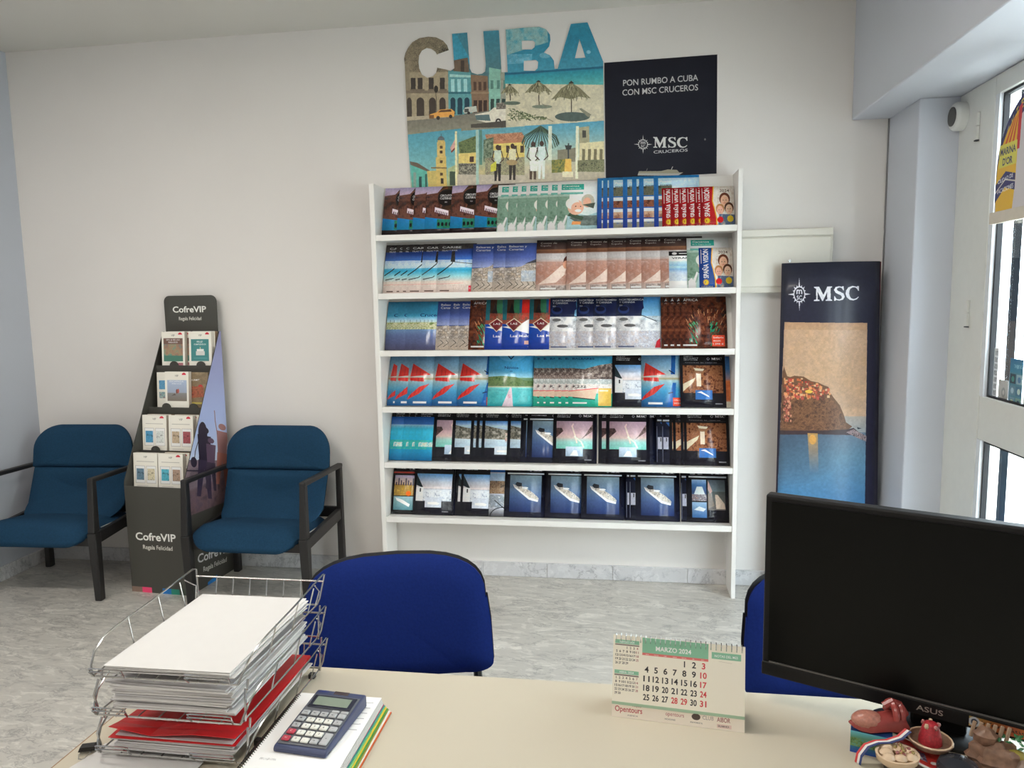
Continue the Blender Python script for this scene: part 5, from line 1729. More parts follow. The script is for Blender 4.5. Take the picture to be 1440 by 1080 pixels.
def visitor_chair(label):
    t = empty('visitor_chair', label=label, cat='chair', group='royal blue visitor chairs facing the desk')
    ol = []
    W2, H = .252, .355
    # back outline: narrower and strongly rounded at the top, fuller below
    for (cx, cy, r, a0) in ((-W2 + .075, .075, .075, PI), (W2 - .075, .075, .075, 1.5 * PI)):
        ol += [(cx + r * math.cos(a0 + .5 * PI * k / 7), cy + r * .55 * math.sin(a0 + .5 * PI * k / 7) - .035) for k in range(8)]
    ol += [(W2 * .985, .16), (W2 * .955, .23)]
    for k in range(17):
        a = PI * k / 16
        ca, sa = math.cos(a), math.sin(a)
        ol.append((W2 * .94 * math.copysign(abs(ca) ** .60, ca), .225 + (H - .225) * abs(sa) ** .70))
    ol += [(-W2 * .955, .23), (-W2 * .985, .16)]

    def mp(u, v, h):
        return (u, .02 + .085 * v / .355 - h - .045 * (u / W2) ** 2, .566 + v * .82)
    pad('backrest', ol, .040, .012, mp, m_blue, t, (0, .17), edge=.4)
    ol2 = [((u) * 1.012, (v - .17) * 1.012 + .171) for u, v in ol]
    pad('back_shell', ol2, .016, .0, lambda u, v, h: (u, .036 + .085 * v / .355 - h - .045 * (u / W2) ** 2, .566 + v * .82), m_shell, t, (0, .17), edge=.5, rings=4)
    pad('seat', rrect(.47, .44, .08, 7, 0, -.20), .055, .012, lambda u, v, h: (u, v, .415 + h), m_blue, t, (0, -.2))
    pad('seat_shell', rrect(.455, .43, .08, 7, 0, -.20), .018, .0, lambda u, v, h: (u, v, .397 + h), m_shell, t, (0, -.2), rings=3)
    for sx in (-1, 1):
        g = G(); g.tube([(sx * .245, -.40, 0), (sx * .235, -.37, .2), (sx * .215, -.33, .395)], .011, 8); g.build('front_leg', m_blackmetal, t, smooth=True)
        g = G(); g.tube([(sx * .245, .09, 0), (sx * .225, .03, .25), (sx * .215, -.01, .40), (sx * .214, -.004, .50), (sx * .205, .030, .64)], .0115, 8); g.build('rear_leg', m_blackmetal, t, smooth=True)
        g = G(); g.tube([(sx * .215, -.33, .395), (sx * .215, -.01, .395)], .009, 8); g.build('seat_rail', m_blackmetal, t, smooth=True)
    return t


vc = visitor_chair('royal blue visitor chair in plain view beside the wire letter tray')
vc.location = (-.585, 1.79, 0); vc.rotation_euler = (0, 0, math.radians(14))
vc2 = copy_tree(vc)
vc2.location = (.545, 1.80, 0); vc2.rotation_euler = (0, 0, math.radians(3))
vc2['label'] = 'royal blue visitor chair mostly hidden behind the black monitor'

# ------------------------------------------------------------------ desk
m_desk = M('cream_laminate', (196, 187, 168), .38, var=.015, scale=6)
m_band = M('brown_edge_band', (150, 116, 84), .5)
desk = empty('desk', (0, 0, 0), label='cream laminate desk with papers, calendar and monitor on it', cat='desk')
g = G(); g.box(-.991, 1.30, .55, 1.479, .712, .74); g.build('desktop', m_desk, desk, bevel=.002)
g = G(); g.box(-.9935, -.9912, .55, 1.479, .712, .739); g.build('edge_band', m_band, desk)
for x in (-.95, 1.24):
    g = G(); g.box(x, x + .03, .60, 1.20, 0, .7115); g.build('side_panel', m_desk, desk, bevel=.002)
g = G(); g.box(-.9195, 1.2395, 1.10, 1.12, .25, .7115); g.build('modesty_panel', m_desk, desk)
ZD = .7402


def sheet_pile(parent, name, cx, cy, z, w, d, rz, th, mat, curl=0.0, n=6, wave=0.0):
    """one thin sheet (or a few lying tight), cut in n strips along its length so that it can curl"""
    g = G()
    vs, fs = [], []
    for lay in (0, 1):
        for i in range(n + 1):
            v = i / n - .5
            for u in (-.5, -.17, .17, .5):
                zz = curl * (2 * abs(v)) ** 3 * (1 if v < 0 else .3) + wave * (.55 + .45 * math.sin(u * 8 - 1)) * max(0, -v * 2) ** 3
                vs.append((u * w, v * d, zz + lay * th))
    L = (n + 1) * 4
    for i in range(n):
        for k in range(3):
            a = i * 4 + k
            fs.append((L + a, L + a + 1, L + a + 5, L + a + 4)); fs.append((a + 4, a + 5, a + 1, a))
        fs.append((i * 4, L + i * 4, L + i * 4 + 4, i * 4 + 4)); fs.append((i * 4 + 3, i * 4 + 7, L + i * 4 + 7, L + i * 4 + 3))
    for k in range(3):
        fs.append((k, k + 1, L + k + 1, L + k)); a = n * 4 + k
        fs.append((a + 1, a, L + a, L + a + 1))
    g.add(vs, fs)
    o = g.build(name, mat, parent)
    o.location = (cx, cy, z); o.rotation_euler = (0, 0, rz)
    return o


# ------------------------------------------------------------------ wire letter tray with three tiers
TX, TY, TW, TD = -.925, 1.115, .275, .335
tray = empty('letter_tray', (TX, TY, ZD), label='three tier chromed wire letter tray full of papers', cat='letter tray')
TZ = (.012, .084, .156)
r_ = .0019


def arc3(p, q, n=5):
    return [tuple(Vector(p).lerp(Vector(q), k / n)) for k in range(n + 1)]


def tier():
    g = G()
    fl, H = .014, .056
    # floor frame and length wires
    g.tube([(0, 0, 0), (TW, 0, 0), (TW, TD, 0), (0, TD, 0)], r_, 6, closed=True)
    for k in range(1, 7):
        g.tube([(TW * k / 7, 0, -.002), (TW * k / 7, TD, -.002), (TW * k / 7, TD + .012, H * .85)], r_ * .75, 5)
    for x, s in ((0, -1), (TW, 1)):
        o = s * fl
        g.tube([(x, 0, 0), (x + o * .4, .006, .016), (x + o * .7, .022, .034), (x + o * .9, .05, .046), (x + o, .085, .051), (x + o, .2, H), (x + o, TD + .006, H + .010), (x + o * .9, TD + .018, H + .006), (x + o * .3, TD + .006, .012), (x, TD, 0)], r_, 6)
        for yy in (.115, .21, .285):
            g.tube([(x, yy, 0), (x + o, yy + .006, H - .001)], r_ * .75, 5)
        g.tube([(x + o * .8, TD - .03, H - .001), (x + o * .4, TD + .002, .03), (x, TD - .012, 0)], r_ * .75, 5)
    g.tube([(-fl * .8, TD + .014, H * .85), (TW + fl * .8, TD + .014, H * .85)], r_, 6)
    # front stops: two low loops
    for a, b_ in ((.004, .062), (.185, .262)):
        for dz in (.012, .018):
            g.tube([(a, 0, -.001), (a - .002, -.010, dz), (a + .006, -.012, dz + .002), (b_ - .006, -.012, dz + .002), (b_ + .002, -.010, dz), (b_, 0, -.001)], r_ * .8, 5)
    return g


for k, z in enumerate(TZ):
    o = tier().build('wire_tier', m_chrome, tray, smooth=True)
    o.location = (0, 0, z)
for k in range(2):
    z0, z1 = TZ[k], TZ[k + 1]
    for x, y in ((-.003, .012), (TW + .003, .012), (-.004, TD - .01), (TW + .004, TD - .01)):
        g = G(); g.tube([(x, y, z0), (x - .004 * (1 if x < 0 else -1), y - .004, z0 + .03), (x, y + .006, z1 - .016), (x, y + .012, z1 - .022), (x, y + .016, z1 - .004)], r_ * 1.1, 6)
        g.build('connecting_post', m_chrome, tray, smooth=True)
g = G()
for x in (.01, TW - .01):
    for y in (.075, TD - .02):
        g.box(x - .006, x + .006, y - .006, y + .006, 0, .0098)
g.build('rubber_feet', m_blackmetal, tray)['kind'] = 'stuff'

rnd = random.Random(11)
cxT, cyT = TX + TW / 2, TY + TD / 2
# top tier: white sheets, fanned a little
pt = empty('paper_stack', (cxT, cyT, ZD + TZ[2]), label='bright white paper stack filling the top tier of the letter tray', cat='papers')
for k, (dx, dy, rz, w, d) in enumerate(((.006, .0, .01, .235, .315), (.010, .002, -.03, .222, .308), (-.006, -.002, .02, .236, .312), (.002, .0, -.012, .238, .318), (-.003, .002, .006, .240, .320))):
    sheet_pile(pt, 'sheet', dx, dy, .0042 + k * .0024, w, d, rz, .0016, m_paper, 0, 5)
sheet_pile(pt, 'sheet', .012, .006, .0028, .205, .292, -.09, .0010, m_paper, 0, 5)
# middle tier: thick uneven pile
pm = empty('paper_stack', (cxT, cyT, ZD + TZ[1]), label='thick uneven stack of grey and white papers in the middle tier', cat='papers')
for k in range(13):
    mt = m_paper if k % 3 else m_paper2
    sheet_pile(pm, 'sheet', rnd.uniform(-.006, .012), rnd.uniform(-.004, .006), .0042 + k * .0040, .224 + rnd.uniform(-.012, .012), .306 + rnd.uniform(-.012, .008), rnd.uniform(-.035, .035), .0030, mt, .0, 5)
# bottom tier: papers with a red folder on top
pb = empty('paper_stack', (cxT, cyT, ZD + TZ[0]), label='white papers under the red folder in the bottom tier', cat='papers')
for k in range(7):
    sheet_pile(pb, 'sheet', rnd.uniform(-.004, .008), rnd.uniform(-.004, .006) - .002, .0042 + k * .0030, .234 + rnd.uniform(-.008, .006), .312 + rnd.uniform(-.008, .006), rnd.uniform(-.02, .02), .0023, m_paper if k % 2 else m_paper2, 0, 5)
m_red = M('red_card_folder', (206, 30, 34), .4, var=.04)
fo = empty('folder', (cxT, cyT, ZD + TZ[0] + .0265), label='red card folder with a curled front edge in the bottom tier', cat='folder')
sheet_pile(fo, 'folder_back', 0, 0, 0, .242, .326, .008, .001, m_red, 0, 6)
sheet_pile(fo, 'folder_cover', 0, 0, .0035, .240, .322, .008, .001, m_red, .0, 12, wave=.016)
sheet_pile(fo, 'loose_paper', .004, -.006, .0016, .225, .305, -.008, .0014, m_paper2, 0, 5)
m_redmark = M('dark_red_print', (160, 30, 36), .5)
g = G(); g.poly = None
for k in range(9):
    g.box(.012 + k * .009, .018 + k * .009, -.118, -.110 + .002 * (k % 2), .0056, .0058)
g.add([(-.010, -.118, .0058), (.004, -.118, .0058), (-.002, -.106, .0058)], [(0, 1, 2)])
g.build('faint_print', m_redmark, fo)['kind'] = 'stuff'

# ------------------------------------------------------------------ clipped papers on the desk corner
cp = empty('clipped_papers', (-.838, 1.03, ZD), label='printed white papers held by a black binder clip, under the tray front', cat='papers')
sheet_pile(cp, 'sheet', 0, 0, 0, .212, .25, 0, .0018, m_paper, 0, 3)
sheet_pile(cp, 'sheet', -.034, -.018, .002, .20, .262, -.30, .0012, m_paper, 0, 3)
sheet_pile(cp, 'sheet', .004, -.002, .0034, .208, .246, -.015, .0012, m_paper, 0, 3)
g = G(); g.prism([(-.016, 0), (.016, 0), (.012, .009), (-.012, .009)], -.007, .007, 'y')
clip = g.build('binder_clip', m_blackmetal, cp, bevel=.001); clip.location = (-.120, .100, .0046); clip.rotation_euler = (0, 0, .35)
for s in (-1, 1):
    g = G(); g.tube([(s * .008, -.006, .003), (s * .009, -.020, .004), (s * .005, -.034, .004), (0, -.036, .004)], .0009, 5); g.build('wire_handle', m_chrome, clip)
text_mesh('print_line', 'CONTRATO DE VIAJE', .0035, M('black_print', (40, 40, 44), .6), cp, Matrix.Translation((-.050, .094, .0049)), .052)

# ------------------------------------------------------------------ spiral notebook with coloured dividers
NB = empty('ring_notebook', (-.5455, 1.19, ZD), math.radians(0), label='spiral bound white document with coloured divider pages under the calculator', cat='notebook')
cols = [('orange', (214, 96, 40)), ('white', (236, 232, 226)), ('olive', (150, 150, 60)), ('green', (70, 150, 70)), ('yellow', (232, 200, 60)), ('green_pale', (130, 190, 120)), ('teal', (60, 160, 150)), ('magenta', (190, 40, 90))]
for k, (nm, c) in enumerate(cols):
    g = G(); g.box(-.086, .098 - k * .0022, -.14, .128, .0006 + k * .0022, .0024 + k * .0022)
    o = g.build('divider_page', M('divider_' + nm, c, .6), NB); o.rotation_euler = (0, 0, rnd.uniform(-.012, .012))
for k in range(5):
    g = G(); g.box(-.086, .083 - .001 * k, -.14, .126, .0182 + k * .0026, .0204 + k * .0026)
    g.build('page_block', m_paper, NB)
pg = Cv(180, 270, -.086, -.14, .083, .126, (246, 245, 243))
for k in range(6):
    pg.line([(.05, .105 - k * .018), (.072, .106 - k * .018)], 2, (170, 168, 170))
pg.line([(-.06, -.125), (-.045, -.124)], 2, (120, 120, 124)); pg.text('PROGRAMA', -.066, -.088, .006, (190, 188, 188), 0, .03)
m_pg = printed('notebook_page_print', pg, 1.0, .6)
g = G(); g.add([(-.086, -.14, .0314), (.080, -.14, .0314), (.080, .126, .0314), (-.086, .126, .0314), (-.086, -.14, .0310), (.080, -.14, .0310), (.080, .126, .0310), (-.086, .126, .0310)], [(0, 1, 2, 3), (7, 6, 5, 4), (0, 4, 5, 1), (1, 5, 6, 2), (2, 6, 7, 3), (3, 7, 4, 0)], 1, [SQ] + [None] * 5)
g.mi[0] = 0
g.build('cover_page', [m_pg, m_paper], NB)
g = G()
for k in range(44):
    yy = -.135 + k * .0058
    g.tube([(-.084 + .0075 * math.cos(a) - .004, yy + .0015 * math.sin(a / 2), .022 + .0125 * math.sin(a)) for a in [k2 * PI / 4 for k2 in range(8)]], .0008, 4, closed=True)
g.build('spiral_binding', m_blackmetal, NB)['kind'] = 'stuff'

# ------------------------------------------------------------------ calculator
m_cb = M('slate_blue_plastic', (60, 68, 100), .4, var=.04)
m_cd = M('grey_brushed_face', (98, 101, 108), .35, var=.05, scale=200)
m_ck = M('light_grey_key', (176, 178, 180), .45)
m_cw = M('white_key', (222, 222, 214), .45)
m_cr = M('red_key', (190, 60, 78), .45)
m_dk = M('dark_print', (40, 42, 50), .6)
CW, CL = .100, .168
calc = empty('calculator', (-.541, 1.204, ZD + .0318), math.radians(-5), label='slate blue desk calculator lying on the spiral bound document', cat='calculator')
g = G()
prof_c = [(-CL / 2, 0), (CL / 2, 0), (CL / 2, .022), (CL / 2 - .006, .026), (-CL / 2 + .004, .0105), (-CL / 2, .007)]
g.prism(prof_c, -CW / 2, CW / 2, 'x')
g.build('body', m_cb, calc, bevel=.003)
tl = math.atan2(.026 - .0105, CL - .010)
FM = Matrix.Translation((0, -CL / 2 + .004, .0105)) @ Matrix.Rotation(tl, 4, 'X')


def on_face(name, u0, u1, v0, v1, h0, h1, mat, parent=calc, bev=.0008):
    g = G(); g.box((u0 - .5) * CW, (u1 - .5) * CW, v0 * CL, v1 * CL, h0, h1)
    return g.build(name, mat, parent, bevel=bev, segs=1, xf=lambda q: FM @ q)


on_face('face_plate', .035, .965, .03, .86, .0002, .0014, m_cd)
on_face('display_bezel', .07, .93, .625, .835, .0012, .0034, M('dark_blue_bezel', (26, 30, 50), .3))
on_face('display', .15, .85, .660, .805, .0035, .0040, M('lcd_green_grey', (128, 140, 126), .2))
on_face('solar_cell', .38, .68, .885, .945, .0002, .0008, M('solar_cell', (66, 56, 60), .2))
text_mesh('lettering', 'CASIO', .0065, M('blue_print', (36, 50, 130), .5), calc, FM @ Matrix.Translation((-.034, .900 * CL, .0008)), .020, 2)
text_mesh('lettering', 'TWO WAY POWER', .0022, M('blue_print', (36, 50, 130), .5), calc, FM @ Matrix.Translation((.036, .915 * CL, .0008)), .018, 0)
rowv = [.050, .155, .260, .365, .470]
colu = [.075, .265, .440, .615, .795]
faces_ = [['AC', '0', '.', '=', None], ['C', '1', '2', '3', '+'], ['%', '4', '5', '6', '-'], ['M', '7', '8', '9', 'x'], ['TAX', 'MC', 'MR', 'M-', ':']]
for i in range(5):
    for j in range(5):
        tx = faces_[i][j]
        if tx is None:
            continue
        mt = m_cr if (j == 0 and i < 2) else (m_cw if (tx.isdigit() or tx == '.') else m_ck)
        v0 = rowv[i] + .012
        if tx == '+':
            v0 = rowv[0] + .012
        ob = on_face('key', colu[j], colu[j] + .145, v0, rowv[i] + .082, .0014, .0052, mt, calc, .0012)
        cu, cvv = colu[j] + .0725, (v0 + rowv[i] + .082) / 2
        text_mesh('key_print', tx, .0042 if len(tx) < 2 else .0028, m_dk if mt is not m_cr else m_cw, ob, FM @ Matrix.Translation(((cu - .5) * CW, cvv * CL - .002, .0054)), None, 1)
for j in (3, 4):
    on_face('key', colu[j], colu[j] + .145, .566, .604, .0014, .0042, m_ck, calc, .001)

# ------------------------------------------------------------------ desk calendar
p0, p1 = Vector((-.019, 1.358, 0)), Vector((.225, 1.331, 0))
ex = (p1 - p0).normalized()
cal = empty('desk_calendar', (p0.x, p0.y, ZD), math.atan2(ex.y, ex.x), label='standing tent desk calendar open at March in front of the marble floor', cat='calendar')
CWD, CHT = .2455, .156
cc = Cv(820, 430, 0, 0, CWD, .130, (226, 218, 204))
gr, rdc, bk = (126, 178, 150), (196, 60, 66), (44, 42, 44)
cc.rect(.0560, .102, .1790, .130, gr); cc.text('MARZO 2024', .0815, .1075, .0085, (236, 244, 238), 2, .066); cc.rect(.0560, .0975, .1790, .1020, (206, 110, 106))
for k, t in enumerate(('lunes', 'martes', 'miér', 'jueves', 'viernes', 'sáb', 'dom')):
    cc.text(t, .0655 + k * .0172, .0983, .0022, (240, 226, 220), 0, None, 'c')
dn = 1
for rw in range(5):
    for k in range(7):
        if rw == 0 and k < 4:
            continue
        col = rdc if (k == 6 or dn in (28, 29)) else bk
        cc.text(str(dn), .0650 + k * .0176, .0830 - rw * .0172, .0110, col, 2, None if dn < 10 else .0118, 'c')
        dn += 1


def small_month(x, y, title, first, days):
    cc.rect(x, y + .002, x + .0465, y + .009, gr); cc.text(title, x + .023, y + .0035, .0040, (232, 242, 236), 1, .028, 'c'); cc.rect(x, y - .0015, x + .0465, y + .001, (120, 110, 104))
    k, rw = first, 0
    for d_ in range(1, days + 1):
        cc.text(str(d_), x + .0035 + k * .0066, y - .0075 - rw * .0072, .0046, bk if k < 6 else (150, 90, 90), 1, None if d_ < 10 else .0050, 'c')
        k += 1
        if k == 7:
            k, rw = 0, rw + 1


small_month(.0035, .1130, 'FEBRERO 2024', 3, 29); small_month(.0035, .0560, 'ABRIL 2024', 0, 30)
cc.rect(.1850, .1040, .2380, .1160, gr); cc.text('NOTAS DEL MES', .2115, .1075, .0045, (230, 242, 234), 1, .042, 'c'); cc.line([(.198, .1), (.222, .0985)], 2, (190, 180, 170))
cc.rect(0, 0, CWD, .0055, (150, 176, 150))
cl = Cv(820, 90, 0, 0, CWD, .028, (228, 218, 204))
cl.text('Opentours', .006, .011, .0105, (170, 60, 70), 1, .052); cl.text('viajes', .038, .0225, .004, (150, 60, 66), 0, .018); cl.text('AGENCIA', .030, .004, .003, (120, 110, 110), 0, .02)
cl.text('opentours', .102, .014, .0075, (160, 80, 84), 0, .034); cl.text('VACACIONES', .100, .006, .003, (90, 86, 86), 0, .02); cl.ell(.158, .018, .008, .006, (80, 66, 60)); cl.text('CLUB', .170, .015, .007, (150, 140, 136), 0, .02); cl.text('MAYORISTA', .148, .006, .003, (90, 86, 86), 0, .022)
cl.text('AlBOR', .196, .014, .0085, (150, 90, 90), 1, .024); cl.rect(.196, .003, .222, .010, (216, 190, 180)); cl.text('SALAMANCA', .198, .005, .0035, (90, 80, 80), 1, .02)
m_cal = printed('calendar_page_print', cc, 1.25, .5)
m_lip = printed('calendar_foot_print', cl, 1.2, .5)
m_calc = M('cream_card', (226, 220, 208), .6)
lean = math.atan2(.034, CHT)
CM = Matrix.Rotation(-lean, 4, 'X')
g = G(); g.add([(0, 0, .024), (CWD, 0, .024), (CWD, 0, .154), (0, 0, .154), (0, .0012, .024), (CWD, .0012, .024), (CWD, .0012, .154), (0, .0012, .154)], [(0, 1, 2, 3), (7, 6, 5, 4), (0, 4, 5, 1), (1, 5, 6, 2), (2, 6, 7, 3), (3, 7, 4, 0)], 1, [SQ] + [None] * 5)
g.mi[0] = 0
g.build('month_page', [m_cal, m_calc], cal, xf=lambda q: CM @ Vector((q.x, q.y - .0022, q.z)))
g = G(); g.add([(0, 0, 0), (CWD, 0, 0), (CWD, 0, .028), (0, 0, .028), (0, .0012, 0), (CWD, .0012, 0), (CWD, .0012, .152), (0, .0012, .152), (CWD, 0, .152), (0, 0, .152)], [(0, 1, 2, 3), (3, 2, 8, 9), (7, 6, 5, 4), (9, 8, 6, 7), (0, 4, 5, 1)], 1, [SQ, None, None, None, None])
g.mi[0] = 0
g.build('front_card', [m_lip, m_calc], cal, xf=lambda q: CM @ q)
g = G(); g.add([(0, .0335, .1505), (CWD, .0335, .1505), (CWD, .072, 0), (0, .072, 0), (0, .0347, .1505), (CWD, .0347, .1505), (CWD, .0732, 0), (0, .0732, 0)], [(0, 1, 2, 3), (7, 6, 5, 4), (0, 4, 5, 1), (1, 5, 6, 2), (2, 6, 7, 3), (3, 7, 4, 0)])
g.build('rear_card', m_calc, cal)
g = G(); g.box(.0, CWD, .001, .072, .0, .0008); g.build('foot_card', m_calc, cal)
g = G()
for k in range(26):
    xx = .006 + k * (CWD - .012) / 25
    g.tube([(xx, .031 + .007 * math.cos(a), .1475 + .0075 * math.sin(a)) for a in [q * PI / 4 for q in range(8)]], .0008, 4, closed=True)
g.build('wire_binding', m_chrome, cal)['kind'] = 'stuff'

# ------------------------------------------------------------------ monitor
m_bez = M('black_monitor_plastic', (22, 22, 23), .4, var=.08, spec=.25)
m_scr = M('switched_off_screen', (17, 18, 17), .28, var=.03, spec=.12)
mon = empty('monitor', (.555, 1.333, ZD), math.atan2(-.427, .904), label='large black monitor, switched off, with a small bright sticker on its chin', cat='monitor')
MW, MZ0, MZ1 = .612, .052, .418
g = G(); g.box(-MW / 2, MW / 2, .0, .028, MZ0, MZ1); g.build('housing', m_bez, mon, bevel=.004)
g = G(); g.box(-MW / 2 + .012, MW / 2 - .012, -.0022, .0, MZ0 + .030, MZ1 - .012); g.build('screen', m_scr, mon)
g = G(); g.box(-MW / 2 + .014, MW / 2 - .012, -.0040, -.0002, MZ0 + .0265, MZ0 + .0292); g.build('trim_strip', M('grey_trim', (92, 90, 88), .4), mon)
g = G(); g.box(-MW / 2, MW / 2, -.0045, -.0003, MZ0 - .001, MZ0 + .026); g.build('chin', m_bez, mon, bevel=.002)
g = G(); g.box(-.22, .22, .0285, .055, MZ0 + .06, MZ1 - .05); g.build('rear_bulge', m_bez, mon, bevel=.012)
g = G(); g.box(-.045, .045, .03, .06, .012, .20); g.build('stand_neck', m_bez, mon, bevel=.006)
g = G(); g.lathe([(0, 0), (.110, 0), (.110, .006), (.100, .011), (0, .013)], 32, sy=.50); o = g.build('stand_foot', m_bez, mon, smooth=True); o.location = (0, .045, 0)
m_sil = M('silver_print', (190, 186, 178), .3, metal=.6)
VZ = Matrix.Rotation(PI / 2, 4, 'X')
text_mesh('lettering', 'ASUS', .0100, m_sil, mon, Matrix.Translation((-.012, -.0049, MZ0 + .008)) @ VZ, .042, 1)
cst = Cv(220, 40, 0, 0, 1, 1, (206, 120, 60))
cst.grad(SQ, [(0, (226, 150, 90)), (.6, (190, 110, 50)), (1, (90, 90, 50))]); cst.grad(SQ, [(0, (216, 190, 110)), (.3, (190, 110, 60)), (.6, (206, 90, 60)), (.8, (216, 150, 50)), (1, (110, 110, 60))], horiz=True, al=.7); cst.text('informática', .16, .45, .4, (70, 50, 40), 1, .62); cst.ell(.07, .5, .075, .5, (206, 210, 214)); cst.ell(.07, .5, .045, .3, (60, 70, 90))
g = G(); g.add([(.048, -.0049, MZ0 + .004), (.172, -.0049, MZ0 + .004), (.160, -.0049, MZ0 + .020), (.048, -.0049, MZ0 + .022)], [(0, 1, 2, 3)], 0, [SQ]); g.build('sticker', printed('monitor_sticker_print', cst, .8, .4), mon)

# ------------------------------------------------------------------ souvenirs in front of the monitor foot
m_clay = M('terracotta_glaze', (150, 66, 62), .25, var=.15, scale=60)
m_clay2 = M('speckled_pink_glaze', (178, 120, 104), .3, var=.25, scale=180)
SZ = ZD
bx_c = Cv(80, 50, col=(40, 90, 150)); bx_c.grad(SQ, [(0, (30, 70, 160)), (.4, (40, 110, 120)), (.6, (80, 120, 80)), (1, (90, 170, 190))]); bx_c.blot(R4(0, .3, 1, .7), [(50, 90, 60), (110, 140, 80), (60, 140, 160)], 8, 3)
m_bx = printed('magnet_landscape_print', bx_c, 1.3, .25)
g = G(); v = [(-.033, -.02, 0), (.033, -.02, 0), (.033, -.02, .040), (-.033, -.02, .040), (-.033, .02, 0), (.033, .02, 0), (.033, .02, .040), (-.033, .02, .040)]
g.add(v, [(0, 1, 2, 3), (7, 6, 5, 4), (0, 4, 5, 1), (3, 2, 6, 7), (0, 3, 7, 4), (1, 5, 6, 2)], 1, [SQ] + [None] * 5); g.mi[0] = 0
o = g.build('souvenir_box', [m_bx, M('deep_blue_ceramic', (36, 70, 130), .3)], bevel=0); o.location = (.437, 1.305, SZ); o.rotation_euler = (0, 0, -.32)
tag(o, 'small blue souvenir box with a landscape picture under the clog', 'souvenir')
# clog
clog = empty('souvenir_clog', (.450, 1.306, SZ + .0405), math.radians(188), label='little reddish clog with speckled toe lying on the blue souvenir box', cat='souvenir')
sec = [(-.048, .012, .004, .010), (-.040, .018, .003, .026), (-.026, .020, .003, .034), (-.010, .019, .004, .030), (.008, .021, .004, .026), (.024, .021, .003, .026), (.038, .016, .004, .020), (.048, .008, .007, .016), (.054, .002, .012, .015)]
g = G()
N = 14
vs, fs = [], []
for (x, w, z0, z1) in sec:
    for k in range(N):
        a = 2 * PI * k / N
        vs.append((x, w * math.cos(a) * (1 if math.sin(a) < 0 else .9), (z0 + z1) / 2 + (z1 - z0) / 2 * math.sin(a) if math.sin(a) > -.4 else z0))
for i in range(len(sec) - 1):
    for k in range(N):
        fs.append((i * N + k, i * N + (k + 1) % N, (i + 1) * N + (k + 1) % N, (i + 1) * N + k))
fs.append(tuple(range(N - 1, -1, -1))); fs.append(tuple((len(sec) - 1) * N + k for k in range(N)))
g.add(vs, fs); g.build('clog_sole', m_clay, clog, smooth=True)
g = G(); g.blob((.022, 0, .017), (.028, .0195, .016), 0, 14, 8); g.build('toe_cap', m_clay2, clog, smooth=True)
g = G(); g.tube([(-.020 + .0 * a, .019 * math.cos(a), .026 + .022 * math.sin(a)) for a in [PI * q / 10 for q in range(11)]], [.006] * 11, 8); g.tube([(-.032, .016 * math.cos(a), .026 + .018 * math.sin(a)) for a in [PI * q / 10 for q in range(11)]], [.0055] * 11, 8); g.tube([(-.044, 0, .026), (-.032, 0, .045), (-.02, 0, .050), (-.006, 0, .042)], .007, 8)
g.build('instep', m_clay, clog, smooth=True)
# red pennant
cpn = Cv(90, 60, col=(206, 50, 46)); cpn.blot(SQ, [(190, 40, 40), (216, 70, 56), (170, 36, 44)], 14, 3); cpn.blot(R4(.3, .3, .7, .7), [(206, 60, 50), (60, 70, 120), (230, 226, 226)], 9, 5); cpn.ell(.55, .4, .08, .07, W); cpn.ell(.8, .3, .06, .07, (230, 220, 216)); cpn.rect(0, 0, 1, .08, (226, 220, 216))
m_pn = printed('pennant_print', cpn, 1.2, .3)
g = G()
vs, fs, uv = [], [], []
for j in range(4):
    for i in range(8):
        u, v = i / 7, j / 3
        vs.append((u * .095, v * .055, .010 + .008 * math.sin(u * 6) + .006 * v))
for j in range(3):
    for i in range(7):
        q = j * 8 + i
        fs.append((q, q + 1, q + 9, q + 8)); uv.append([(i / 7, j / 3), ((i + 1) / 7, j / 3), ((i + 1) / 7, (j + 1) / 3), (i / 7, (j + 1) / 3)])
g.add(vs, fs, 0, uv)
o = g.build('pennant', m_pn, smooth=True); o.location = (.448, 1.258, SZ + .0015); o.rotation_euler = (0, 0, -.12)
so = o.modifiers.new('thickness', 'SOLIDIFY'); so.thickness = .0015
tag(o, 'crumpled red souvenir pennant with white spots among the trinkets', 'pennant')
# medal ribbon: three woven stripes
rb = empty('medal_ribbon', (.432, 1.276, SZ), -.35, label='red, white and blue medal ribbon hanging over the desk beside the clog', cat='ribbon')
path = [(-.028, -.022, .001), (-.026, -.020, .016), (-.016, -.010, .030), (.000, .000, .036), (.016, .006, .038), (.034, .010, .048), (.046, .018, .060)]
for k, (nm, c) in enumerate((('red', (196, 60, 60)), ('white', (222, 218, 216)), ('navy', (44, 60, 110)))):
    g = G()
    vs, fs = [], []
    for (x, y, z) in path:
        for w in (k * .0045, k * .0045 + .0045):
            vs.append((x + w * .75, y - w * .55, z)); vs.append((x + w * .75, y - w * .55, z + .0012))
    for i in range(len(path) - 1):
        a = i * 4
        fs += [(a + 1, a + 3, a + 7, a + 5), (a, a + 4, a + 6, a + 2), (a, a + 1, a + 5, a + 4), (a + 2, a + 6, a + 7, a + 3)]
    g.add(vs, fs); g.build('ribbon_stripe', M('ribbon_' + nm, c, .6), rb, smooth=True)
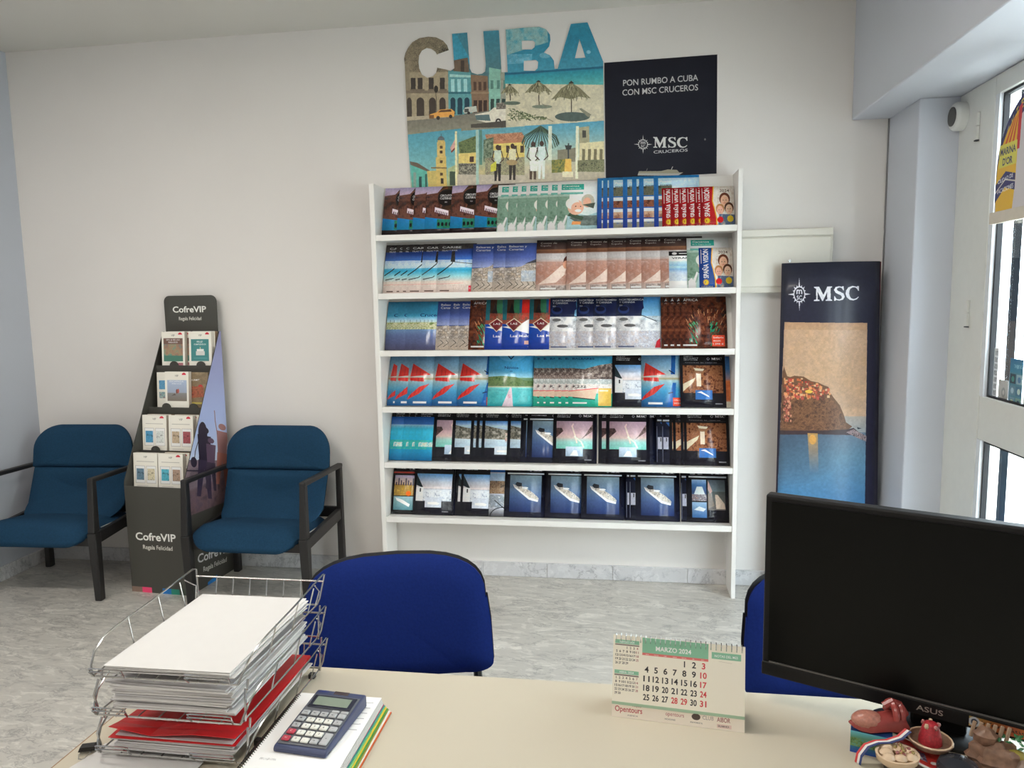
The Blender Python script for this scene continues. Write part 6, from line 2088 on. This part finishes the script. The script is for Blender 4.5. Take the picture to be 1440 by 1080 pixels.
# cream rose shell
g = G(); g.lathe([(0, 0), (.020, 0), (.020, .0078), (0, .0078)], 20); tag(g.build('souvenir_coaster', M('dark_slate_coaster', (52, 50, 50), .5), loc=(.462, 1.252, SZ)), 'small dark round coaster under the cream shell flower', 'coaster')
rose = empty('shell_flower', (.462, 1.252, SZ + .008), .3, label='cream shell flower ornament with glittering stones at the front of the trinkets', cat='souvenir')
m_rose = M('cream_ceramic', (216, 190, 160), .25, var=.08)
g = G(); g.lathe([(.0, .0), (.022, .002), (.034, .012), (.036, .022), (.032, .0225), (.026, .014), (0, .010)], 24, sy=.85); g.build('shell_dish', m_rose, rose, smooth=True)
for k in range(7):
    a = 2 * PI * k / 7
    rr = .018 if k % 2 else .024
    g = G(); g.blob((rr * math.cos(a), rr * .8 * math.sin(a), .022), (.012, .010, .010), 0, 10, 6, lambda q: 1 - .35 * max(0, q.z)); g.build('petal', m_rose, rose, smooth=True)
m_gem = M('gold_glitter', (196, 176, 120), .15, metal=.7, var=.5, scale=400)
m_gem2 = M('pink_glitter', (180, 120, 116), .2, metal=.4, var=.5, scale=400)
for k in range(16):
    a, q = rnd.uniform(0, 6.28), rnd.uniform(0, .016)
    g = G(); g.blob((.006 + q * math.cos(a), q * math.sin(a) - .004, .026 + rnd.uniform(0, .006)), (.0035, .0035, .003), 0, 6, 4); g.build('stone', m_gem if k % 2 else m_gem2, rose)
# sombrero
sb = empty('souvenir_hat', (.527, 1.288, SZ + .0285), label='miniature straw hat with tall red crown between pennant and carved parrot', cat='souvenir')
m_straw = M('brown_straw', (130, 100, 80), .6, var=.2, scale=200)
g = G(); g.lathe([(0, 0), (.030, 0), (.036, .009), (.034, .011), (.028, .004), (0, .004)], 24); g.build('brim', m_straw, sb, smooth=True)
g = G(); g.lathe([(.019, .003), (.0175, .016), (.014, .030), (.011, .038), (.005, .041), (0, .041)], 20); g.build('crown', M('red_felt_glitter', (170, 44, 54), .4, var=.35, scale=300), sb, smooth=True)
for k in range(5):
    a = k * 2 * PI / 5
    g = G(); g.blob((.012 * math.cos(a), .012 * math.sin(a), .036), (.004, .004, .005), 0, 6, 4); g.build('bead', m_rose if k % 2 else m_gem2, sb)
g = G(); g.tube([(.034 * math.cos(a), .034 * math.sin(a), .0105) for a in [k * PI / 10 for k in range(20)]], .0016, 5, closed=True); g.build('brim_cord', m_rose, sb)
# carved figure with leaves
cvf = empty('carved_parrot', (.622, 1.256, SZ), -.3, label='brown carved wooden souvenir with green leaves under the monitor chin', cat='souvenir')
m_wd = M('carved_brown_wood', (126, 96, 78), .45, var=.3, scale=90, bump=.5)
bump_fn = lambda s: (lambda q: 1 + .18 * math.sin(7 * q.x + s) * math.cos(6 * q.y + s) + .10 * math.sin(11 * q.z + s))
g = G(); g.blob((-.006, 0, .030), (.040, .026, .030), 0, 18, 12, bump_fn(1)); g.build('carved_body', m_wd, cvf, smooth=True)
g = G(); g.blob((.036, -.012, .022), (.022, .020, .022), 0, 14, 8, bump_fn(2)); g.build('carved_snail', M('grey_brown_wood', (140, 118, 104), .4, var=.2), cvf, smooth=True)
g = G(); g.blob((-.020, .006, .060), (.018, .016, .016), 0, 14, 8, bump_fn(4)); g.build('carved_bark', m_wd, cvf, smooth=True)
g = G(); g.blob((.022, .0, .040), (.020, .014, .012), 0, 12, 7); g.build('yellow_bird', M('olive_yellow_paint', (150, 136, 60), .4, var=.2), cvf, smooth=True)
for k in range(6):
    g = G(); g.bar((-.040 + k * .010, .014, .052), (-.034 + k * .010, .020, .078), .006, .004, 0, (0, 1, 0)); g.build('palm_rib', M('pale_wood', (166, 140, 116), .5, var=.2), cvf, bevel=.0012, segs=1)
for k in range(14):
    a = rnd.uniform(0, 6.28)
    g = G(); c0 = Vector((.016 + rnd.uniform(-.018, .026), .002 + rnd.uniform(-.012, .012), .056 + rnd.uniform(-.010, .012)))
    d_ = Vector((math.cos(a), math.sin(a), .4)) * .011
    s_ = Vector((-math.sin(a), math.cos(a), 0)) * .0045
    g.add([c0, c0 + d_ * .5 + s_, c0 + d_, c0 + d_ * .5 - s_, c0 + d_ * .5 + Vector((0, 0, .003))], [(0, 1, 4), (1, 2, 4), (2, 3, 4), (3, 0, 4), (0, 3, 2, 1)])
    g.build('leaf', M('painted_leaf_green', (50, 110, 66), .4, var=.3), cvf)
# dark souvenir cup
cup = empty('souvenir_cup', (.552, 1.238, SZ), label='dark slate souvenir cup with white place name at the frame bottom', cat='cup')
m_sl = M('dark_slate_glaze', (50, 52, 58), .22, var=.1)
g = G(); g.lathe([(0, 0), (.026, 0), (.031, .004), (.032, .020), (.028, .029), (.018, .033), (0, .034)], 28); g.build('cup_body', m_sl, cup, smooth=True)
g = G(); g.lathe([(.0318, .0), (.0335, .001), (.0335, .005), (.0318, .006)], 28); g.build('white_rim', m_paper, cup, smooth=True)
text_mesh('lettering', 'TENERIFE', .009, m_paper, cup, Matrix.Translation((.002, -.0335, .010)) @ Matrix.Rotation(math.radians(84), 4, 'X'), .040, 1)
g = G(); g.tube([(.602 + .016 * math.cos(a), 1.208 + .004 * math.sin(a), SZ + .018 + .017 * math.sin(a)) for a in [k * PI / 10 for k in range(20)]], .0012, 6, closed=True)
tag(g.build('key_ring', m_chrome, smooth=True), 'thin steel key ring leaning on the carved souvenir', 'key ring')
ccd = Cv(60, 60, col=(170, 176, 160)); ccd.blot(R4(.1, .1, .9, .9), [(150, 150, 130), (190, 190, 176), (120, 110, 96)], 14, 2); ccd.poly([(.3, .1), (.6, .1), (.5, .7)], (96, 80, 66))
g = G(); v = [(-.035, -.045, 0), (.035, -.045, 0), (.035, .045, .004), (-.035, .045, .004), (-.035, -.045, -.0015), (.035, -.045, -.0015), (.035, .045, -.0015), (-.035, .045, -.0015)]
g.add(v, [(0, 1, 2, 3), (7, 6, 5, 4), (0, 4, 5, 1), (3, 2, 6, 7), (0, 3, 7, 4), (1, 5, 6, 2)], 1, [SQ] + [None] * 5); g.mi[0] = 0
o = g.build('photo_card', [printed('photo_card_print', ccd, 1.2, .3), m_paper2]); o.location = (.708, 1.278, SZ + .002); o.rotation_euler = (0, 0, -.3)
tag(o, 'small greyish photo card lying on the desk at the frame edge', 'card')

# ------------------------------------------------------------------ things on the street window
# round siren with a dark face
al = empty('alarm_siren', (XW - .0005, 3.535, 2.288), label='round white alarm siren with dark grey face high on the window post', cat='siren')
XR = Matrix.Rotation(-PI / 2, 4, 'Y') @ Matrix.Rotation(0, 4, 'Z')
g = G(); g.lathe([(0, 0), (.060, 0), (.060, .030), (.054, .040), (.046, .044), (0, .044)], 28); g.build('siren_body', m_alu, al, smooth=True, xf=lambda q: XR @ q)
g = G(); g.lathe([(0, .0445), (.040, .0445), (.040, .047), (0, .048)], 28); g.build('siren_face', M('dark_grey_grille', (84, 84, 80), .5), al, smooth=True, xf=lambda q: XR @ q)
for zz, lb in ((2.215, 'small white contact sensor on the window post beside the siren'), (1.45, 'small white contact sensor halfway down the window post')):
    cs2 = empty('contact_sensor', (XW - .0005, 3.385, zz), label=lb, cat='sensor', group='contact sensors on the window post')
    g = G(); g.box(-.012, 0, -.008, .008, .003, .055); g.build('sensor_body', m_alu, cs2, bevel=.002)
    g = G(); g.box(-.012, 0, -.008, .008, -.055, -.001); g.build('magnet_body', m_alu, cs2, bevel=.002)
    g = G(); g.box(-.013, -.0005, -.009, .009, -.060, -.0555); g.build('end_cap', m_dk, cs2)
# arched agency sign standing in the window
SGW, SZ0, SZ1 = .56, 1.845, 2.272
csg = Cv(420, 320, 0, 0, 1, 1, (206, 200, 204))
csg.rect(0, 0, 1, 1, (206, 202, 206))
csg.poly([(.5 + .52 * math.cos(a), .32 + .68 * math.sin(a)) for a in [PI * k / 30 for k in range(31)]] + [(0, .1), (1, .1)], (44, 44, 96))
csg.poly([(.5 + .43 * math.cos(a), .30 + .55 * math.sin(a)) for a in [PI * k / 30 for k in range(31)]] + [(.06, 0), (.94, 0)], (204, 198, 200))
for k, ch_ in enumerate('AGENTE DE VIAJES'):
    a = math.radians(166 - k * 9.4)
    csg.text(ch_, .5 + .445 * math.cos(a), .31 + .585 * math.sin(a), .075, (226, 206, 90), 2, .032, dx=(math.sin(a), -math.cos(a) * 1.2))
csg.poly([(.02, .0), (.0, .2), (.015, .4), (.05, .55), (.12, .68), (.22, .80), (.27, .84), (.265, .5), (.26, .2), (.24, 0)], (226, 180, 50))
for k in range(3):
    csg.poly([(.09 + .05 * k, .56), (.115 + .05 * k, .56), (.22 + .02 * k, .79 + .015 * k), (.20 + .02 * k, .77)], (206, 70, 40))
csg.poly([(.25, .5), (.29, .5), (.30, .88), (.26, .85)], (196, 50, 60)); csg.rect(.03, .38, .26, .58, (214, 206, 90)); csg.text('MARINA', .045, .49, .06, (50, 50, 96), 2, .20); csg.text("D'OR", .08, .40, .06, (50, 50, 96), 2, .13)
csg.poly([(.0, .24), (.13, .34), (.26, .30), (.26, .16), (.13, .20), (.0, .08)], (44, 44, 100)); csg.line([(.0, .17), (.13, .27), (.26, .235)], 4, (206, 200, 190)); csg.text('CIUDAD DE', .03, .245, .035, W, 1, .2, dx=(1, .15)); csg.text('VACACIONES', .02, .155, .04, W, 1, .22, dx=(1, .12))
csg.poly([(.3, .0), (.72, .0), (.72, .75), (.5, .83), (.3, .75)], (204, 198, 200)); csg.poly([(.75, .0), (.98, .0), (1, .2), (.95, .5), (.75, .82)], (226, 180, 50))
m_sg = printed('agency_sign_print', csg, 1.1, .4)
sg = empty('window_sign', (1.438, 3.185, 0), label='arched blue and yellow agency sign standing against the window pane', cat='sign')
arch = [(0, SZ0), (-SGW, SZ0), (-SGW, 1.98)] + [(-SGW / 2 - SGW / 2 * math.cos(a), 1.98 + (SZ1 - 1.98) * math.sin(a)) for a in [PI * k / 24 for k in range(1, 24)]] + [(0, 1.98)]
g = G(); g.prism(arch, -.003, 0, 'x', 1, 0, uvf=lambda q: (-q[0] / SGW, (q[1] - SZ0) / (SZ1 - SZ0))); g.build('sign_board', [m_sg, m_foam], sg)
g = G(); g.box(-.014, .006, -SGW - .02, .012, 1.800, 1.8445); g.build('sign_ledge', M('ivory_ledge', (216, 206, 190), .5), sg, bevel=.002)


def pane_sheet(name, y0, y1, z0, z1, cv_, label, cat, group=None, gain=1.2):
    """flat sheet stuck to the inside of the pane; y0 is its left side seen from the room"""
    x = XW + .0265
    g = G(); g.add([(x, y0, z0), (x, y1, z0), (x, y1, z1), (x, y0, z1), (x + .0006, y0, z0), (x + .0006, y1, z0), (x + .0006, y1, z1), (x + .0006, y0, z1)], [(0, 1, 2, 3), (7, 6, 5, 4), (0, 4, 5, 1), (1, 5, 6, 2), (2, 6, 7, 3), (3, 7, 4, 0)], 1, [SQ] + [None] * 5)
    g.mi[0] = 0
    return tag(g.build(name, [printed(name + '_print', cv_, gain, .4), m_paper2]), label, cat, group)


q1 = Cv(30, 200, col=(214, 218, 222))
for k in range(8):
    q1.blot(R4(.15, .03 + k * .12, .85, .115 + k * .12), [(120, 126, 134), (214, 218, 222), (70, 76, 84)], 6, k, gain=3)
pane_sheet('sticker_strip', 3.205, 3.172, 1.095, 1.315, q1, 'narrow strip of grey pictograms along the pane edge', 'sticker')
q2 = Cv(60, 80, col=(176, 178, 176)); q2.ell(.55, .5, .2, .2, (140, 146, 146)); q2.ell(.55, .5, .1, .1, (190, 190, 186))
pane_sheet('sticker', 3.160, 3.085, 1.098, 1.195, q2, 'plain grey square sticker low on the pane', 'sticker')
q3 = Cv(80, 130, col=(70, 130, 150)); q3.grad(R4(0, .72, 1, 1), [(0, (50, 130, 160)), (1, (40, 110, 150))])
for i in range(2):
    for k in range(3):
        q3.rect(.04 + i * .5, .03 + k * .235, .48 + i * .5, .22 + k * .235, ((110, 150, 170), (90, 130, 150), (36, 60, 76), (120, 160, 150), (60, 110, 140), (140, 170, 180))[i * 3 + k])
        q3.ell(.26 + i * .5, .12 + k * .235, .12, .06, ((190, 200, 160), (160, 190, 200), (60, 140, 130), (40, 70, 100), (180, 200, 190), (70, 120, 160))[i * 3 + k])
q3.text('TARJETAS', .3, .82, .07, (160, 206, 220), 1, .6)
pane_sheet('sticker', 3.078, 2.985, 1.095, 1.285, q3, 'teal grid sticker of payment cards low on the pane', 'sticker')
q4 = Cv(60, 120, col=(190, 186, 180))
for k in range(5):
    q4.rect(.1, .06 + k * .18, .9, .18 + k * .18, ((150, 60, 60), (216, 150, 150), (60, 60, 66), (206, 206, 206), (120, 124, 130))[k])
pane_sheet('sticker', 2.972, 2.875, 1.095, 1.275, q4, 'grey notice sticker with red and black marks at the frame edge', 'sticker')
q5 = Cv(60, 100, col=(216, 220, 230)); q5.grad(SQ, [(0, (206, 212, 226)), (1, (226, 230, 236))])
pane_sheet('notice_sheet', 3.000, 2.79, 1.37, 1.665, q5, 'blank white paper sheet hanging inside the window pane', 'notice')

# ------------------------------------------------------------------ ceiling lamps
m_lamp = lamp_mat()
for k, ((lx, ly), lb) in enumerate(zip(LAMP_SPOTS, ('ceiling lamp over the visitor chairs', 'ceiling lamp near the pale blue wall', 'ceiling lamp over the desk seat', 'ceiling lamp at the back corner behind the desk'))):
    lp = empty('ceiling_lamp', (lx, ly, ZC), label='long white flat ' + lb, cat='ceiling lamp', group='long flat ceiling lamps')
    g = G(); g.box(-.60, .60, -.15, .15, -.045, -.0005); g.build('lamp_housing', m_alu, lp, bevel=.004)
    g = G(); g.box(-.585, .585, -.135, .135, -.050, -.0455); g.build('diffuser', m_lamp, lp)
